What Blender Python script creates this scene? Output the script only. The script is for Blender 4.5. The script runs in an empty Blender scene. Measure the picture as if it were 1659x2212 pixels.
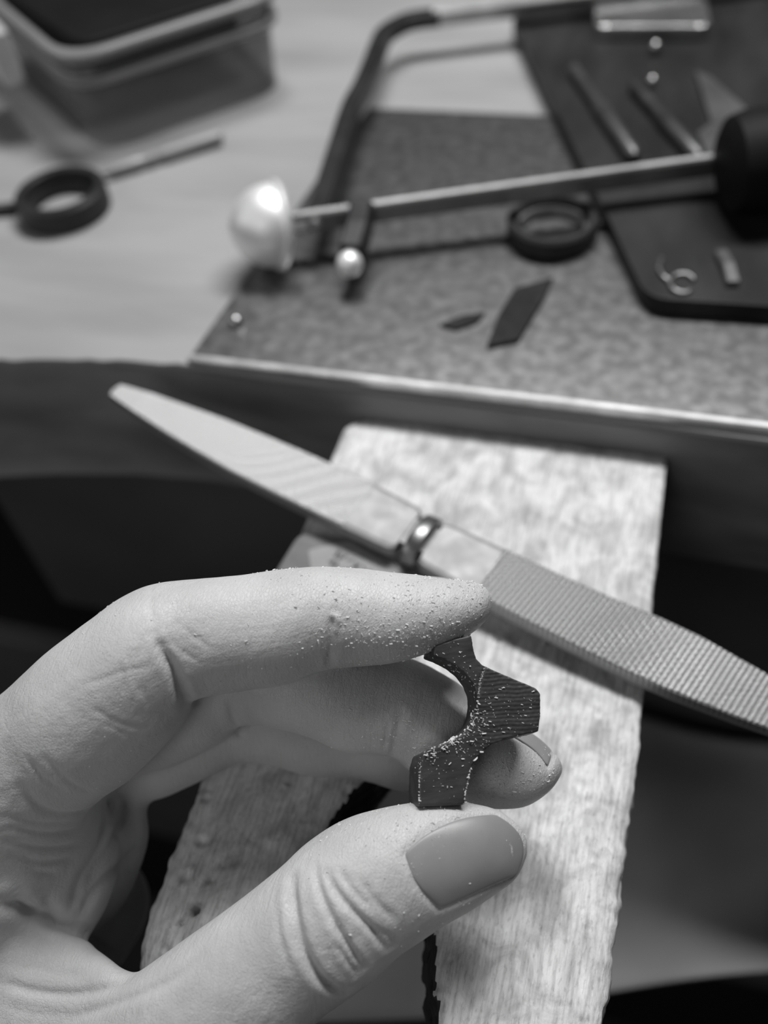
import bpy, bmesh, math, random
import numpy as np
from mathutils import Matrix, Vector

# ------------------------------------------------------------------ camera, world, lights, exposure
S = 0.001                                   # all sizes below are millimetres; x along the bench, y away from the sitter, z up
sc = bpy.context.scene
COL = sc.collection
cam_data = bpy.data.cameras.new('camera')
cam = bpy.data.objects.new('camera', cam_data); COL.objects.link(cam)
cam.matrix_world = Matrix(((0.9607614, -0.1468843, 0.2352926, 0.0),
                           (0.2625792, 0.7549902, -0.6008677, 0.0),
                           (-0.0893856, 0.6390733, 0.7639342, 0.16497093),
                           (0, 0, 0, 1)))
cam_data.sensor_fit = 'AUTO'; cam_data.sensor_width = 36.0
cam_data.lens = 36.0 * 2000.0 / 2212.0
cam_data.clip_start = 0.005; cam_data.clip_end = 20.0
cam_data.dof.use_dof = True
cam_data.dof.focus_distance = 0.1462
cam_data.dof.aperture_fstop = 8.8
sc.camera = cam

world = bpy.data.worlds.new('dim_room'); sc.world = world; world.use_nodes = True
bg = world.node_tree.nodes['Background']
bg.inputs[0].default_value = (1, 1, 1, 1); bg.inputs[1].default_value = 0.02

def area_light(name, loc, target, sx, sy, power):
    l = bpy.data.lights.new(name, 'AREA'); l.shape = 'RECTANGLE'; l.size = sx * S; l.size_y = sy * S; l.energy = power
    o = bpy.data.objects.new(name, l); COL.objects.link(o)
    o.location = Vector(loc) * S
    o.rotation_euler = (Vector(target) - Vector(loc)).to_track_quat('-Z', 'Y').to_euler()
    return o
area_light('bench_tube_lamp', (0, 420, 620), (-30, 120, 0), 460, 115, 6.9)      # long tube lamp above the back of the bench
area_light('window_light', (-1000, -280, 580), (-60, 60, 20), 800, 500, 1.7)
area_light('front_fill', (-260, -680, 560), (-70, 40, 0), 400, 400, 1.5)  # unseen fill added on the sitter's side to brighten the hand

sc.view_settings.view_transform = 'Standard'; sc.view_settings.look = 'None'
sc.view_settings.gamma = 1.0; sc.view_settings.use_curve_mapping = False
sc.view_settings.exposure = -0.24

# ------------------------------------------------------------------ materials
def mat(name, base=0.5, rough=0.5, metal=0.0, spec=0.5, sss=0.0, dark=None, scale=60.0, detail=4.0, stretch=(1, 1, 1),
        lo=0.35, hi=0.65, bump=0.0, bump_scale=None, bump_stretch=None, rough2=None, trans=0.0, ior=1.45, coat=0.0, alpha=1.0):
    """grey principled surface; 'dark' mixes a second tone through stretched noise (scale in 1/m)"""
    m = bpy.data.materials.new(name); m.use_nodes = True
    nt = m.node_tree; b = nt.nodes['Principled BSDF']; L = nt.links.new
    b.inputs['Base Color'].default_value = (base, base, base, 1); b.inputs['Roughness'].default_value = rough
    b.inputs['Metallic'].default_value = metal; b.inputs['Specular IOR Level'].default_value = spec
    b.inputs['IOR'].default_value = ior; b.inputs['Transmission Weight'].default_value = trans
    b.inputs['Coat Weight'].default_value = coat; b.inputs['Alpha'].default_value = alpha
    if sss:
        b.inputs['Subsurface Weight'].default_value = sss; b.inputs['Subsurface Radius'].default_value = (1, 1, 1)
        b.inputs['Subsurface Scale'].default_value = 0.0015
    tc = nt.nodes.new('ShaderNodeTexCoord')
    def noise(sc_, st, det=detail, dist=0.0):
        mp = nt.nodes.new('ShaderNodeMapping'); mp.inputs['Scale'].default_value = st
        n = nt.nodes.new('ShaderNodeTexNoise'); n.inputs['Scale'].default_value = sc_; n.inputs['Detail'].default_value = det
        n.inputs['Distortion'].default_value = dist
        L(tc.outputs['Object'], mp.inputs[0]); L(mp.outputs[0], n.inputs['Vector']); return n
    if dark is not None:
        n = noise(scale, stretch)
        r = nt.nodes.new('ShaderNodeValToRGB')
        r.color_ramp.elements[0].position = lo; r.color_ramp.elements[0].color = (dark, dark, dark, 1)
        r.color_ramp.elements[1].position = hi; r.color_ramp.elements[1].color = (base, base, base, 1)
        L(n.outputs['Fac'], r.inputs[0]); L(r.outputs[0], b.inputs['Base Color'])
        if rough2 is not None:
            q = nt.nodes.new('ShaderNodeMapRange'); q.inputs['From Min'].default_value = lo; q.inputs['From Max'].default_value = hi
            q.inputs['To Min'].default_value = rough; q.inputs['To Max'].default_value = rough2
            L(n.outputs['Fac'], q.inputs['Value']); L(q.outputs[0], b.inputs['Roughness'])
    if bump:
        n2 = noise(bump_scale or scale * 3, bump_stretch or stretch, 5.0)
        bp = nt.nodes.new('ShaderNodeBump'); bp.inputs['Strength'].default_value = 1.0; bp.inputs['Distance'].default_value = bump * S
        L(n2.outputs['Fac'], bp.inputs['Height']); L(bp.outputs[0], b.inputs['Normal'])
    return m

def skin_material():
    m = bpy.data.materials.new('skin'); m.use_nodes = True
    nt = m.node_tree; b = nt.nodes['Principled BSDF']; L = nt.links.new; N = nt.nodes.new
    b.inputs['Roughness'].default_value = 0.48; b.inputs['Specular IOR Level'].default_value = 0.45
    b.inputs['Subsurface Weight'].default_value = 0.35; b.inputs['Subsurface Radius'].default_value = (1, 1, 1)
    b.inputs['Subsurface Scale'].default_value = 0.0026
    tc = N('ShaderNodeTexCoord')
    def noise(scale, det=3.0, st=(1, 1, 1), rot=(0, 0, 0), dist=0.0):
        mp = N('ShaderNodeMapping'); mp.inputs['Scale'].default_value = st; mp.inputs['Rotation'].default_value = rot
        L(tc.outputs['Object'], mp.inputs[0])
        n = N('ShaderNodeTexNoise'); n.inputs['Scale'].default_value = scale; n.inputs['Detail'].default_value = det
        n.inputs['Distortion'].default_value = dist; L(mp.outputs[0], n.inputs['Vector']); return n.outputs['Fac']
    r = N('ShaderNodeValToRGB')
    r.color_ramp.elements[0].position = 0.3; r.color_ramp.elements[0].color = (0.50, 0.50, 0.50, 1)
    r.color_ramp.elements[1].position = 0.7; r.color_ramp.elements[1].color = (0.60, 0.60, 0.60, 1)
    L(noise(90, 4.0), r.inputs[0]); L(r.outputs[0], b.inputs['Base Color'])
    # fine skin relief: cell network + streaky lines across the fingers + slow unevenness
    v = N('ShaderNodeTexVoronoi'); v.feature = 'DISTANCE_TO_EDGE'; v.inputs['Scale'].default_value = 2300.0
    mp = N('ShaderNodeMapping'); mp.inputs['Scale'].default_value = (1.0, 0.6, 1.0); mp.inputs['Rotation'].default_value = (0.3, 0.2, 0.5)
    dn = N('ShaderNodeTexNoise'); dn.inputs['Scale'].default_value = 300.0
    mx = N('ShaderNodeMixRGB'); mx.blend_type = 'ADD'; mx.inputs[0].default_value = 0.0015
    L(tc.outputs['Object'], mx.inputs[1]); L(tc.outputs['Object'], dn.inputs['Vector']); L(dn.outputs['Color'], mx.inputs[2])
    L(mx.outputs[0], mp.inputs[0]); L(mp.outputs[0], v.inputs['Vector'])
    cl = N('ShaderNodeMath'); cl.operation = 'MINIMUM'; cl.inputs[1].default_value = 0.14; L(v.outputs['Distance'], cl.inputs[0])
    def madd(a, k, c=None):
        q = N('ShaderNodeMath'); q.operation = 'MULTIPLY_ADD'; q.inputs[1].default_value = k
        L(a, q.inputs[0])
        if c is None: q.inputs[2].default_value = 0.0
        else: L(c, q.inputs[2])
        return q.outputs[0]
    h = madd(cl.outputs[0], 1.5)
    h = madd(noise(620, 3.0, (3.6, .6, .6), (0, 0, 0.45), 0.4), 1.0, h)
    h = madd(noise(480, 3.0, (.6, .6, 3.2), (0.2, 0.5, 0), 0.4), 0.7, h)
    h = madd(noise(1500, 2.0), 0.35, h)
    h = madd(noise(160, 3.0), 1.1, h)
    bp = N('ShaderNodeBump'); bp.inputs['Distance'].default_value = 0.00019; bp.inputs['Strength'].default_value = 0.8
    L(h, bp.inputs['Height']); L(bp.outputs[0], b.inputs['Normal'])
    return m

M = {}
M['skin'] = skin_material()
M['nail'] = mat('nail', 0.30, 0.36, spec=0.45, sss=0.25, dark=0.25, scale=120, lo=.3, hi=.7, bump=0.03, bump_scale=260)
M['wax'] = mat('carving_wax', 0.060, 0.42, spec=0.5, dark=0.034, scale=350, stretch=(.5, .5, 2.5), bump=0.09, bump_scale=900, bump_stretch=(.35, .35, 2.2))
M['dust'] = mat('wax_dust', 0.92, 0.6, sss=0.3, dark=0.8, scale=900)
M['pinwood'] = None
M['steel'] = mat('file_steel', 0.34, 0.62, metal=0.55, dark=0.29, scale=220, bump=0.02, bump_scale=1500, rough2=0.56)
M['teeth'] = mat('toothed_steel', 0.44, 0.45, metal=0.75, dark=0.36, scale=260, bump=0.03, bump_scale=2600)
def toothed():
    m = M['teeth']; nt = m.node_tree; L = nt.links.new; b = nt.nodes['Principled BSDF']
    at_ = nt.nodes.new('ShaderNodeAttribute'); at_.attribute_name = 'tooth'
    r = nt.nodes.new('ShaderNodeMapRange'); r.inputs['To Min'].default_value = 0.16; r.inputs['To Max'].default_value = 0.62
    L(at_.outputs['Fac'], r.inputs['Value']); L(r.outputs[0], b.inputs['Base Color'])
toothed()        # relief shading painted into the colour by tooth height: grooves darkened, crests lightened
M['collar'] = mat('collar_metal', 0.30, 0.35, metal=0.9, dark=0.22, scale=300)
M['plate'] = mat('worn_sheet_steel', 0.28, 0.36, metal=0.9, dark=0.16, scale=280, detail=10, lo=.38, hi=.70, rough2=0.37, bump=0.05, bump_scale=500)
M['plate_edge'] = mat('bright_cut_edge', 0.75, 0.38, metal=0.8, dark=0.5, scale=120)
M['darksteel'] = mat('dark_steel', 0.05, 0.42, metal=0.6, dark=0.03, scale=90)
M['railsteel'] = mat('saw_rail_steel', 0.40, 0.36, metal=0.85, dark=0.30, scale=90, bump=0.03, bump_scale=500)
M['brass'] = mat('brass', 0.95, 0.48, metal=0.55, dark=0.9, scale=120, stretch=(1, 1, 4), bump=0.01, bump_scale=700)
M['black'] = mat('black_plastic', 0.010, 0.6, spec=0.15, dark=0.007, scale=60)
M['ringblack'] = mat('black_ring', 0.02, 0.5, dark=0.012, scale=120)
M['greyinside'] = mat('grey_ring_lining', 0.30, 0.4, metal=0.4, dark=0.22, scale=120)
M['bench'] = mat('pale_bench_wood', 0.34, 0.62, spec=0.3, dark=0.26, scale=38, stretch=(.35, 1.6, 1), detail=8, lo=.3, hi=.62, bump=0.08, bump_scale=200)
M['apron'] = mat('dark_stained_wood', 0.30, 0.55, dark=0.11, scale=26, stretch=(.5, 1, 1.6), detail=6, lo=.35, hi=.68, bump=0.06, bump_scale=200)
M['drawer'] = mat('black_drawer', 0.10, 0.6, dark=0.08, scale=20)
M['drawerdark'] = mat('drawer_gap', 0.004, 0.8, dark=0.003, scale=20)
M['cloth'] = mat('grey_leather', 0.42, 0.75, dark=0.30, scale=22, detail=2, bump=0.1, bump_scale=300)
M['board'] = mat('dark_board', 0.028, 0.5, spec=0.28, dark=0.010, scale=45, detail=7, stretch=(1.5, .6, 1), bump=0.06, bump_scale=250)
M['shiny'] = mat('bright_metal', 0.62, 0.25, metal=0.9, dark=0.45, scale=90)
M['tag'] = mat('pale_block_paint', 0.20, 0.5, dark=0.14, scale=150)
M['tagtop'] = mat('pale_label', 0.33, 0.5, dark=0.29, scale=150)
M['ink'] = mat('dark_ink', 0.09, 0.6, dark=0.07, scale=200)
M['dullrod'] = mat('dull_rod', 0.12, 0.4, metal=0.6, dark=0.07, scale=120)
M['piece'] = mat('thin_dark_piece', 0.03, 0.8, spec=0.15, dark=0.02, scale=200)
M['bin'] = mat('smoky_plastic', 0.20, 0.28, dark=0.17, scale=30, alpha=0.42)
M['binlip'] = mat('smoky_plastic_lip', 0.26, 0.3, dark=0.22, scale=30, alpha=0.92)
M['latch'] = mat('pale_latch', 0.50, 0.35, dark=0.42, scale=60)
M['floor'] = mat('dark_floor', 0.03, 0.7, dark=0.02, scale=6)

def pin_material():
    m = bpy.data.materials.new('beech_pin'); m.use_nodes = True
    nt = m.node_tree; L = nt.links.new; N = nt.nodes.new; b = nt.nodes['Principled BSDF']
    b.inputs['Roughness'].default_value = 0.75; b.inputs['Specular IOR Level'].default_value = 0.2
    tc = N('ShaderNodeTexCoord')
    def noise(scale, st=(1, 1, 1), det=6.0, rough=0.5, dist=0.0):
        mp = N('ShaderNodeMapping'); mp.inputs['Scale'].default_value = st; L(tc.outputs['Object'], mp.inputs[0])
        n = N('ShaderNodeTexNoise'); n.inputs['Scale'].default_value = scale; n.inputs['Detail'].default_value = det
        n.inputs['Roughness'].default_value = rough; n.inputs['Distortion'].default_value = dist; L(mp.outputs[0], n.inputs['Vector']); return n.outputs['Fac']
    def ramp(x, p0, c0, p1, c1):
        r = N('ShaderNodeValToRGB'); e_ = r.color_ramp.elements
        e_[0].position = p0; e_[0].color = (c0, c0, c0, 1); e_[1].position = p1; e_[1].color = (c1, c1, c1, 1); L(x, r.inputs[0]); return r.outputs[0]
    def mul(a, c, f=1.0):
        q = N('ShaderNodeMixRGB'); q.blend_type = 'MULTIPLY'; q.inputs[0].default_value = f; L(a, q.inputs[1]); L(c, q.inputs[2]); return q.outputs[0]
    blot = ramp(noise(135, (1, .8, 1), 9, .62, .8), .38, .50, .60, .80)       # rubbed, fuzzy blotches
    grain = ramp(noise(620, (2.2, .22, 1), 4), .36, .66, .55, 1.0)             # fine grain lines along the pin
    flecks = ramp(noise(1100, (1.6, .6, 1), 3), .30, .6, .45, 1.0)
    L(mul(mul(blot, grain, .75), flecks, .6), b.inputs['Base Color'])
    def madd(a, k, c=None):
        q = N('ShaderNodeMath'); q.operation = 'MULTIPLY_ADD'; q.inputs[1].default_value = k; L(a, q.inputs[0])
        if c is None: q.inputs[2].default_value = 0.0
        else: L(c, q.inputs[2])
        return q.outputs[0]
    h = madd(noise(700, (2.0, .25, 1), 5), 1.0); h = madd(noise(420, (1, .7, 1), 6, .6), 0.9, h)
    bp = N('ShaderNodeBump'); bp.inputs['Distance'].default_value = 0.00035; bp.inputs['Strength'].default_value = 0.9
    L(h, bp.inputs['Height']); L(bp.outputs[0], b.inputs['Normal'])
    return m
M['pinwood'] = pin_material()
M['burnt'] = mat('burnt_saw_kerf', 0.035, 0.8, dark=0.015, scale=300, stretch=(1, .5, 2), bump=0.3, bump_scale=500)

# ------------------------------------------------------------------ builders
def link(name, me, material=None, parent=None, smooth=False):
    o = bpy.data.objects.new(name, me); COL.objects.link(o)
    if material: me.materials.append(material)
    if smooth:
        me.polygons.foreach_set('use_smooth', [True] * len(me.polygons))
    if parent: o.parent = parent
    return o
def mesh(name, verts, faces, material, parent=None, smooth=False):
    me = bpy.data.meshes.new(name)
    me.from_pydata([(v[0] * S, v[1] * S, v[2] * S) for v in verts], [], faces); me.update()
    bm = bmesh.new(); bm.from_mesh(me); bmesh.ops.recalc_face_normals(bm, faces=bm.faces); bm.to_mesh(me); bm.free()
    return link(name, me, material, parent, smooth)
def tag(o, label, cat, group=None, kind=None):
    o['label'] = label; o['category'] = cat
    if group: o['group'] = group
    if kind: o['kind'] = kind
    return o
def empty(name, label, cat, group=None):
    o = bpy.data.objects.new(name, None); COL.objects.link(o); o.empty_display_size = 0.01
    return tag(o, label, cat, group)
def prism(name, outline, z0, z1, material, parent=None, bevel=0.0, seg=2, zf=None):
    n = len(outline)
    vs = [(x, y, (zf(x, y, 0) if zf else z0)) for x, y in outline] + [(x, y, (zf(x, y, 1) if zf else z1)) for x, y in outline]
    fs = [tuple(range(n))[::-1], tuple(range(n, 2 * n))] + [(i, (i + 1) % n, n + (i + 1) % n, n + i) for i in range(n)]
    o = mesh(name, vs, fs, material, parent)
    if bevel:
        bm = bmesh.new(); bm.from_mesh(o.data)
        bmesh.ops.bevel(bm, geom=list(bm.edges), offset=bevel * S, segments=seg, affect='EDGES', profile=0.5, clamp_overlap=True)
        bm.to_mesh(o.data); bm.free()
    return o
def frame(axis, up=(0, 0, 1)):
    a = np.array(axis, float); a /= np.linalg.norm(a); u = np.array(up, float)
    if abs(u @ a) > .95: u = np.array((1., 0, 0))
    u = u - a * (u @ a); u /= np.linalg.norm(u); return a, u, np.cross(a, u)
def lathe(name, origin, axis, profile, material, parent=None, seg=40, smooth=True, closed=True):
    """profile: (distance along axis, radius)"""
    a, u, w = frame(axis); o = np.array(origin, float); vs = []; fs = []; n = len(profile)
    for d, r in profile:
        for j in range(seg):
            t = 2 * math.pi * j / seg; vs.append(o + a * d + (u * math.cos(t) + w * math.sin(t)) * max(r, 1e-3))
    for i in range(n - 1):
        for j in range(seg):
            k = (j + 1) % seg; fs.append((i * seg + j, i * seg + k, (i + 1) * seg + k, (i + 1) * seg + j))
    if closed:
        fs.append(tuple(range(seg))[::-1]); fs.append(tuple(range((n - 1) * seg, n * seg)))
    else:
        for j in range(seg):
            k = (j + 1) % seg; fs.append(((n - 1) * seg + j, (n - 1) * seg + k, k, j))
    ob = mesh(name, vs, fs, material, parent, smooth)
    if smooth:
        try: ob.data.set_sharp_from_angle(angle=math.radians(40))
        except Exception: pass
    return ob
def sweep(name, path, w, h, material, parent=None, up=(0, 0, 1), bevel=0.0, rnd=0):
    """bar of cross-section w x h (or round, rnd segments) along a path"""
    P = np.array(path, float); T = np.gradient(P, axis=0); vs = []; fs = []
    if rnd: prof = [(math.cos(2 * math.pi * j / rnd) * w / 2, math.sin(2 * math.pi * j / rnd) * h / 2) for j in range(rnd)]
    else:
        c = bevel
        prof = [(-w/2+c, -h/2), (w/2-c, -h/2), (w/2, -h/2+c), (w/2, h/2-c), (w/2-c, h/2), (-w/2+c, h/2), (-w/2, h/2-c), (-w/2, -h/2+c)] if c else \
               [(-w/2, -h/2), (w/2, -h/2), (w/2, h/2), (-w/2, h/2)]
    m = len(prof)
    for p, t in zip(P, T):
        a, u, s = frame(t, up)
        for x, y in prof: vs.append(p + s * x + u * y)
    for i in range(len(P) - 1):
        for j in range(m):
            k = (j + 1) % m; fs.append((i * m + j, i * m + k, (i + 1) * m + k, (i + 1) * m + j))
    fs.append(tuple(range(m))[::-1]); fs.append(tuple(range((len(P) - 1) * m, len(P) * m)))
    return mesh(name, vs, fs, material, parent, smooth=bool(rnd))
def rounded(outline, r, seg=5):
    out = []; n = len(outline); P = [np.array(p, float) for p in outline]
    rr = r if isinstance(r, (list, tuple)) else [r] * n
    for i in range(n):
        a, b, c = P[i - 1], P[i], P[(i + 1) % n]; q = rr[i]
        if q <= 0: out.append(tuple(b)); continue
        u = (a - b) / np.linalg.norm(a - b); v = (c - b) / np.linalg.norm(c - b)
        p0, p1 = b + u * q, b + v * q
        for s in range(seg + 1):
            t = s / seg; out.append(tuple((1 - t) ** 2 * p0 + 2 * t * (1 - t) * b + t * t * p1))
    return out
# ---- hand geometry (mm) ----
def catmull(P, sub):
    P=np.asarray(P,float); Q=np.vstack([2*P[0]-P[1],P,2*P[-1]-P[-2]]); out=[]
    for i in range(1,len(Q)-2):
        p0,p1,p2,p3=Q[i-1],Q[i],Q[i+1],Q[i+2]
        for s in range(sub):
            t=s/sub
            out.append(.5*((2*p1)+(-p0+p2)*t+(2*p0-5*p1+4*p2-p3)*t*t+(-p0+3*p1-3*p2+p3)*t**3))
    out.append(P[-1]); return np.array(out)
def loft(rows, nseg=28, sub=5):
    S=catmull(rows,sub); C=S[:,:3]; U=S[:,3:6]; r=S[:,6]
    T=np.gradient(C,axis=0); V=np.cross(T,U); V/=np.linalg.norm(V,axis=1)[:,None]+1e-9
    lu=np.linalg.norm(U,axis=1)
    th=np.linspace(0,2*np.pi,nseg,endpoint=False)
    vs=C[:,None,:]+U[:,None,:]*np.cos(th)[None,:,None]+V[:,None,:]*(lu*r)[:,None,None]*np.sin(th)[None,:,None]
    n=len(C); verts=list(vs.reshape(-1,3)); faces=[]
    for i in range(n-1):
        for j in range(nseg):
            k=(j+1)%nseg; faces.append((i*nseg+j,i*nseg+k,(i+1)*nseg+k,(i+1)*nseg+j))
    a=len(verts); verts.append(C[0]); verts.append(C[-1])
    for j in range(nseg):
        k=(j+1)%nseg; faces.append((a,k,j)); b=(n-1)*nseg; faces.append((a+1,b+j,b+k))
    return verts,faces
def remeshed(verts,faces,voxel,name):
    me=bpy.data.meshes.new(name); me.from_pydata([tuple(v) for v in verts],[],faces); me.update()
    bm=bmesh.new(); bm.from_mesh(me); bmesh.ops.recalc_face_normals(bm,faces=bm.faces); bm.to_mesh(me); bm.free()
    o=bpy.data.objects.new(name,me); bpy.context.scene.collection.objects.link(o)
    m=o.modifiers.new('r','REMESH'); m.mode='VOXEL'; m.voxel_size=voxel; m.use_smooth_shade=True
    dg=bpy.context.evaluated_depsgraph_get(); dg.update(); ev=o.evaluated_get(dg)
    m2=bpy.data.meshes.new_from_object(ev); bpy.data.objects.remove(o); bpy.data.meshes.remove(me)
    return m2
def arrays(me):
    v=np.empty(len(me.vertices)*3); me.vertices.foreach_get('co',v)
    e=np.empty(len(me.edges)*2,dtype=np.int64); me.edges.foreach_get('vertices',e)
    return v.reshape(-1,3),e.reshape(-1,2)
def laplace(v,e,w,it):
    n=len(v); deg=np.bincount(e[:,0],minlength=n)+np.bincount(e[:,1],minlength=n); deg=np.maximum(deg,1)
    for _ in range(it):
        s=np.empty_like(v)
        for c in range(3):
            s[:,c]=np.bincount(e[:,0],v[e[:,1],c],n)+np.bincount(e[:,1],v[e[:,0],c],n)
        v=v+(s/deg[:,None]-v)*w[:,None]
    return v
def vnormals(me,v):
    me.vertices.foreach_set('co',v.ravel()); me.update()
    n=np.empty(len(v)*3); me.vertices.foreach_get('normal',n); return n.reshape(-1,3)
def polydist(v,P):
    d=np.full(len(v),1e9)
    P=np.asarray(P,float)
    for a,b in zip(P[:-1],P[1:]):
        ab=b-a; t=np.clip(((v-a)@ab)/(ab@ab+1e-12),0,1); d=np.minimum(d,np.linalg.norm(v-a-t[:,None]*ab,axis=1))
    return d
def hand_mesh(LOFTS,SMOOTH,voxel):
    V=[];Fc=[]
    for k,rows in LOFTS.items():
        vs,fs=loft(rows); b=len(V); V+=vs; Fc+=[tuple(i+b for i in f) for f in fs]
    me=remeshed(V,Fc,voxel,'hand')
    v,e=arrays(me)
    k=int(round((0.45/voxel)**2*8))
    v=laplace(v,e,np.full(len(v),.5),max(k,4))
    w=np.zeros(len(v))
    for (c,r) in SMOOTH:
        w=np.maximum(w,np.clip(1.3-np.linalg.norm(v-np.array(c),axis=1)/r,0,1))
    v=laplace(v,e,w*.6,int(140*(0.45/voxel)**2))
    return me,v,e


# ------------------------------------------------------------------ the setting and the bench
fl = mesh('floor', [(-1500, -900, -720), (1500, -900, -720), (1500, 1500, -720), (-1500, 1500, -720)], [(0, 1, 2, 3)], M['floor']); fl['kind'] = 'structure'

bench = empty('workbench', 'pale topped jeweller workbench with dark front and drawers', 'workbench')
edge = [(-420, 70), (-330, 100), (-260, 124), (-205, 144), (-165, 154.5), (-140, 159), (-115, 161), (-80, 160.4), (0, 160), (60, 159), (110, 154), (180, 138), (300, 90)]
random.seed(4)
fine = []
for (x0, y0), (x1, y1) in zip(edge[:-1], edge[1:]):
    for s in range(6):
        t = s / 6; fine.append((x0 + (x1 - x0) * t, y0 + (y1 - y0) * t + random.uniform(-.5, .5) * (1 if x0 < -80 else .2)))
fine.append(edge[-1])
prism('bench_top', fine + [(300, 620), (-420, 620)], -9.0, 9.0, M['bench'], bench)
fin = [(x, y + .6) for x, y in edge]
ap = mesh('apron', [(x, y, z) for z in (8.2, -9, -36) for x, y in [(q[0], q[1] - .9) for q in edge]] + [(x, y + 16, z) for z in (-9.2, -36) for x, y in edge],
          [(j * 13 + i, j * 13 + i + 1, (j + 1) * 13 + i + 1, (j + 1) * 13 + i) for j in range(2) for i in range(12)]
          + [(2 * 13 + i, 2 * 13 + i + 1, 4 * 13 + i + 1, 4 * 13 + i) for i in range(12)] + [(3 * 13 + i, 3 * 13 + i + 1, 4 * 13 + i + 1, 4 * 13 + i) for i in range(12)]
          , M['apron'], bench)
for i, (x0, x1, z0, z1, y) in enumerate([(-232, 210, -46, -166, 181), (-330, 230, -214, -312, 180), (-330, 230, -340, -470, 180)]):
    d = prism('drawer', [(x0, y), (x1, y), (x1, y + 280), (x0, y + 280)], z1, z0, M['drawer'], bench, bevel=2.0)
    lathe('drawer_knob', ((x0 + x1) / 2 + 90, y - .5, (z0 + z1) / 2), (0, -1, 0), [(0, 4), (6, 4), (8, 8), (14, 9), (17, 6), (18, 0)], M['drawer'], d, seg=20)
mesh('carcass', [(-420, 190, -9), (300, 190, -9), (300, 190, -700), (-420, 190, -700), (-420, 500, -700), (-420, 500, -9), (300, 500, -9), (300, 500, -700)],
     [(0, 1, 2, 3), (4, 5, 6, 7), (0, 3, 4, 5), (1, 2, 7, 6)], M['drawerdark'], bench)

# grey leather catch skin slung under the pin
gv = []; gf = []; nx, ny = 40, 24
for j in range(ny):
    for i in range(nx):
        u = i / (nx - 1); w = j / (ny - 1)
        x = -118 + 190 * u; lo = 30 + 66 * u
        y = lo + (172 - lo) * w
        z = -158 + 6 * math.sin(u * 9 + w * 3) + 5 * math.sin(w * 8 - u * 4) + 14 * w
        gv.append((x, y, z))
for j in range(ny - 1):
    for i in range(nx - 1):
        a = j * nx + i; gf.append((a, a + 1, a + nx + 1, a + nx))
cl = mesh('catch_skin', gv, gf, M['cloth'], None, True)
sm_ = cl.modifiers.new('thick', 'SOLIDIFY'); sm_.thickness = 0.0015
tag(cl, 'soft grey leather skin slung in the dark below the wooden pin', 'leather')

# ------------------------------------------------------------------ bench pin
random.seed(7); rng = np.random.default_rng(7)
pin = empty('bench_pin', 'pale worn wooden bench pin with a sawn slot, fixed to bench front', 'bench pin')
outl = rounded([(-67.4, 22.8), (-68.2, 60), (-68.4, 159.4), (11.0, 159.4), (11.6, 80), (10.2, -4), (-9.0, -4), (-14.2, 28), (-17.0, 38), (-24, 78), (-30.5, 78), (-40, 60), (-51, 22.8)],
               [6, 0, 8, 0.6, 0, 6, 6, 0, 0, 2.5, 2.5, 0, 6], 4)
n_ = len(outl)
pv = [(x, y, -16) for x, y in outl] + [(x, y, 0) for x, y in outl]
pf = [tuple(range(n_))[::-1], tuple(range(n_, 2 * n_))] + [(i, (i + 1) % n_, n_ + (i + 1) % n_, n_ + i) for i in range(n_)]
bmx = bmesh.new(); vsx = [bmx.verts.new(v) for v in pv]
for f in pf: bmx.faces.new([vsx[i] for i in f])
bmesh.ops.triangulate(bmx, faces=bmx.faces)
pv = [tuple(v.co) for v in bmx.verts]; bmx.verts.index_update(); pf = [tuple(v.index for v in f.verts) for f in bmx.faces]; bmx.free()
pme = remeshed(pv, pf, 0.6, 'bench_pin_wood')
v, e = arrays(pme)
v = laplace(v, e, np.full(len(v), .5), 3)
# rounded, worn arris: pull rims down where they are close to the outline
d = polydist(v * (1, 1, 0), [(x, y, 0) for x, y in outl] + [(outl[0][0], outl[0][1], 0)])
top = v[:, 2] > -8
front = np.clip((110 - v[:, 1]) / 60, 0, 1)
v[:, 2] -= top * np.clip(1 - d / 2.2, 0, 1) ** 2 * (0.35 + 0.6 * front)
# chewed edges and dents, more of them towards the sitter
def vnoise(v, f, seed):
    r = np.random.default_rng(seed); s = 0
    for k in range(7):
        a = r.normal(size=3); a /= np.linalg.norm(a); s = s + np.sin(v @ (a * f * (0.6 + k * .22)) + r.uniform(0, 6.28))
    return s / 3.5
wob = vnoise(v, 1.3, 3) * .22 + vnoise(v, .45, 5) * .3
v[:, 2] -= top * (v[:, 0] < -45) * np.clip((33 - v[:, 1]) / 10, 0, 1) ** 2 * 4.6       # the nose of the left fork is filed down
nrm = vnormals(pme, v)
v = v + nrm * (wob * np.clip(1 - d / 4, 0, 1) * (.4 + front))[:, None]
v[:, 2] += top * (vnoise(v * (2.2, .5, 1), 1.5, 9) * .05 + vnoise(v, 2.0, 11) * .05) * (d > 1)
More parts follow.
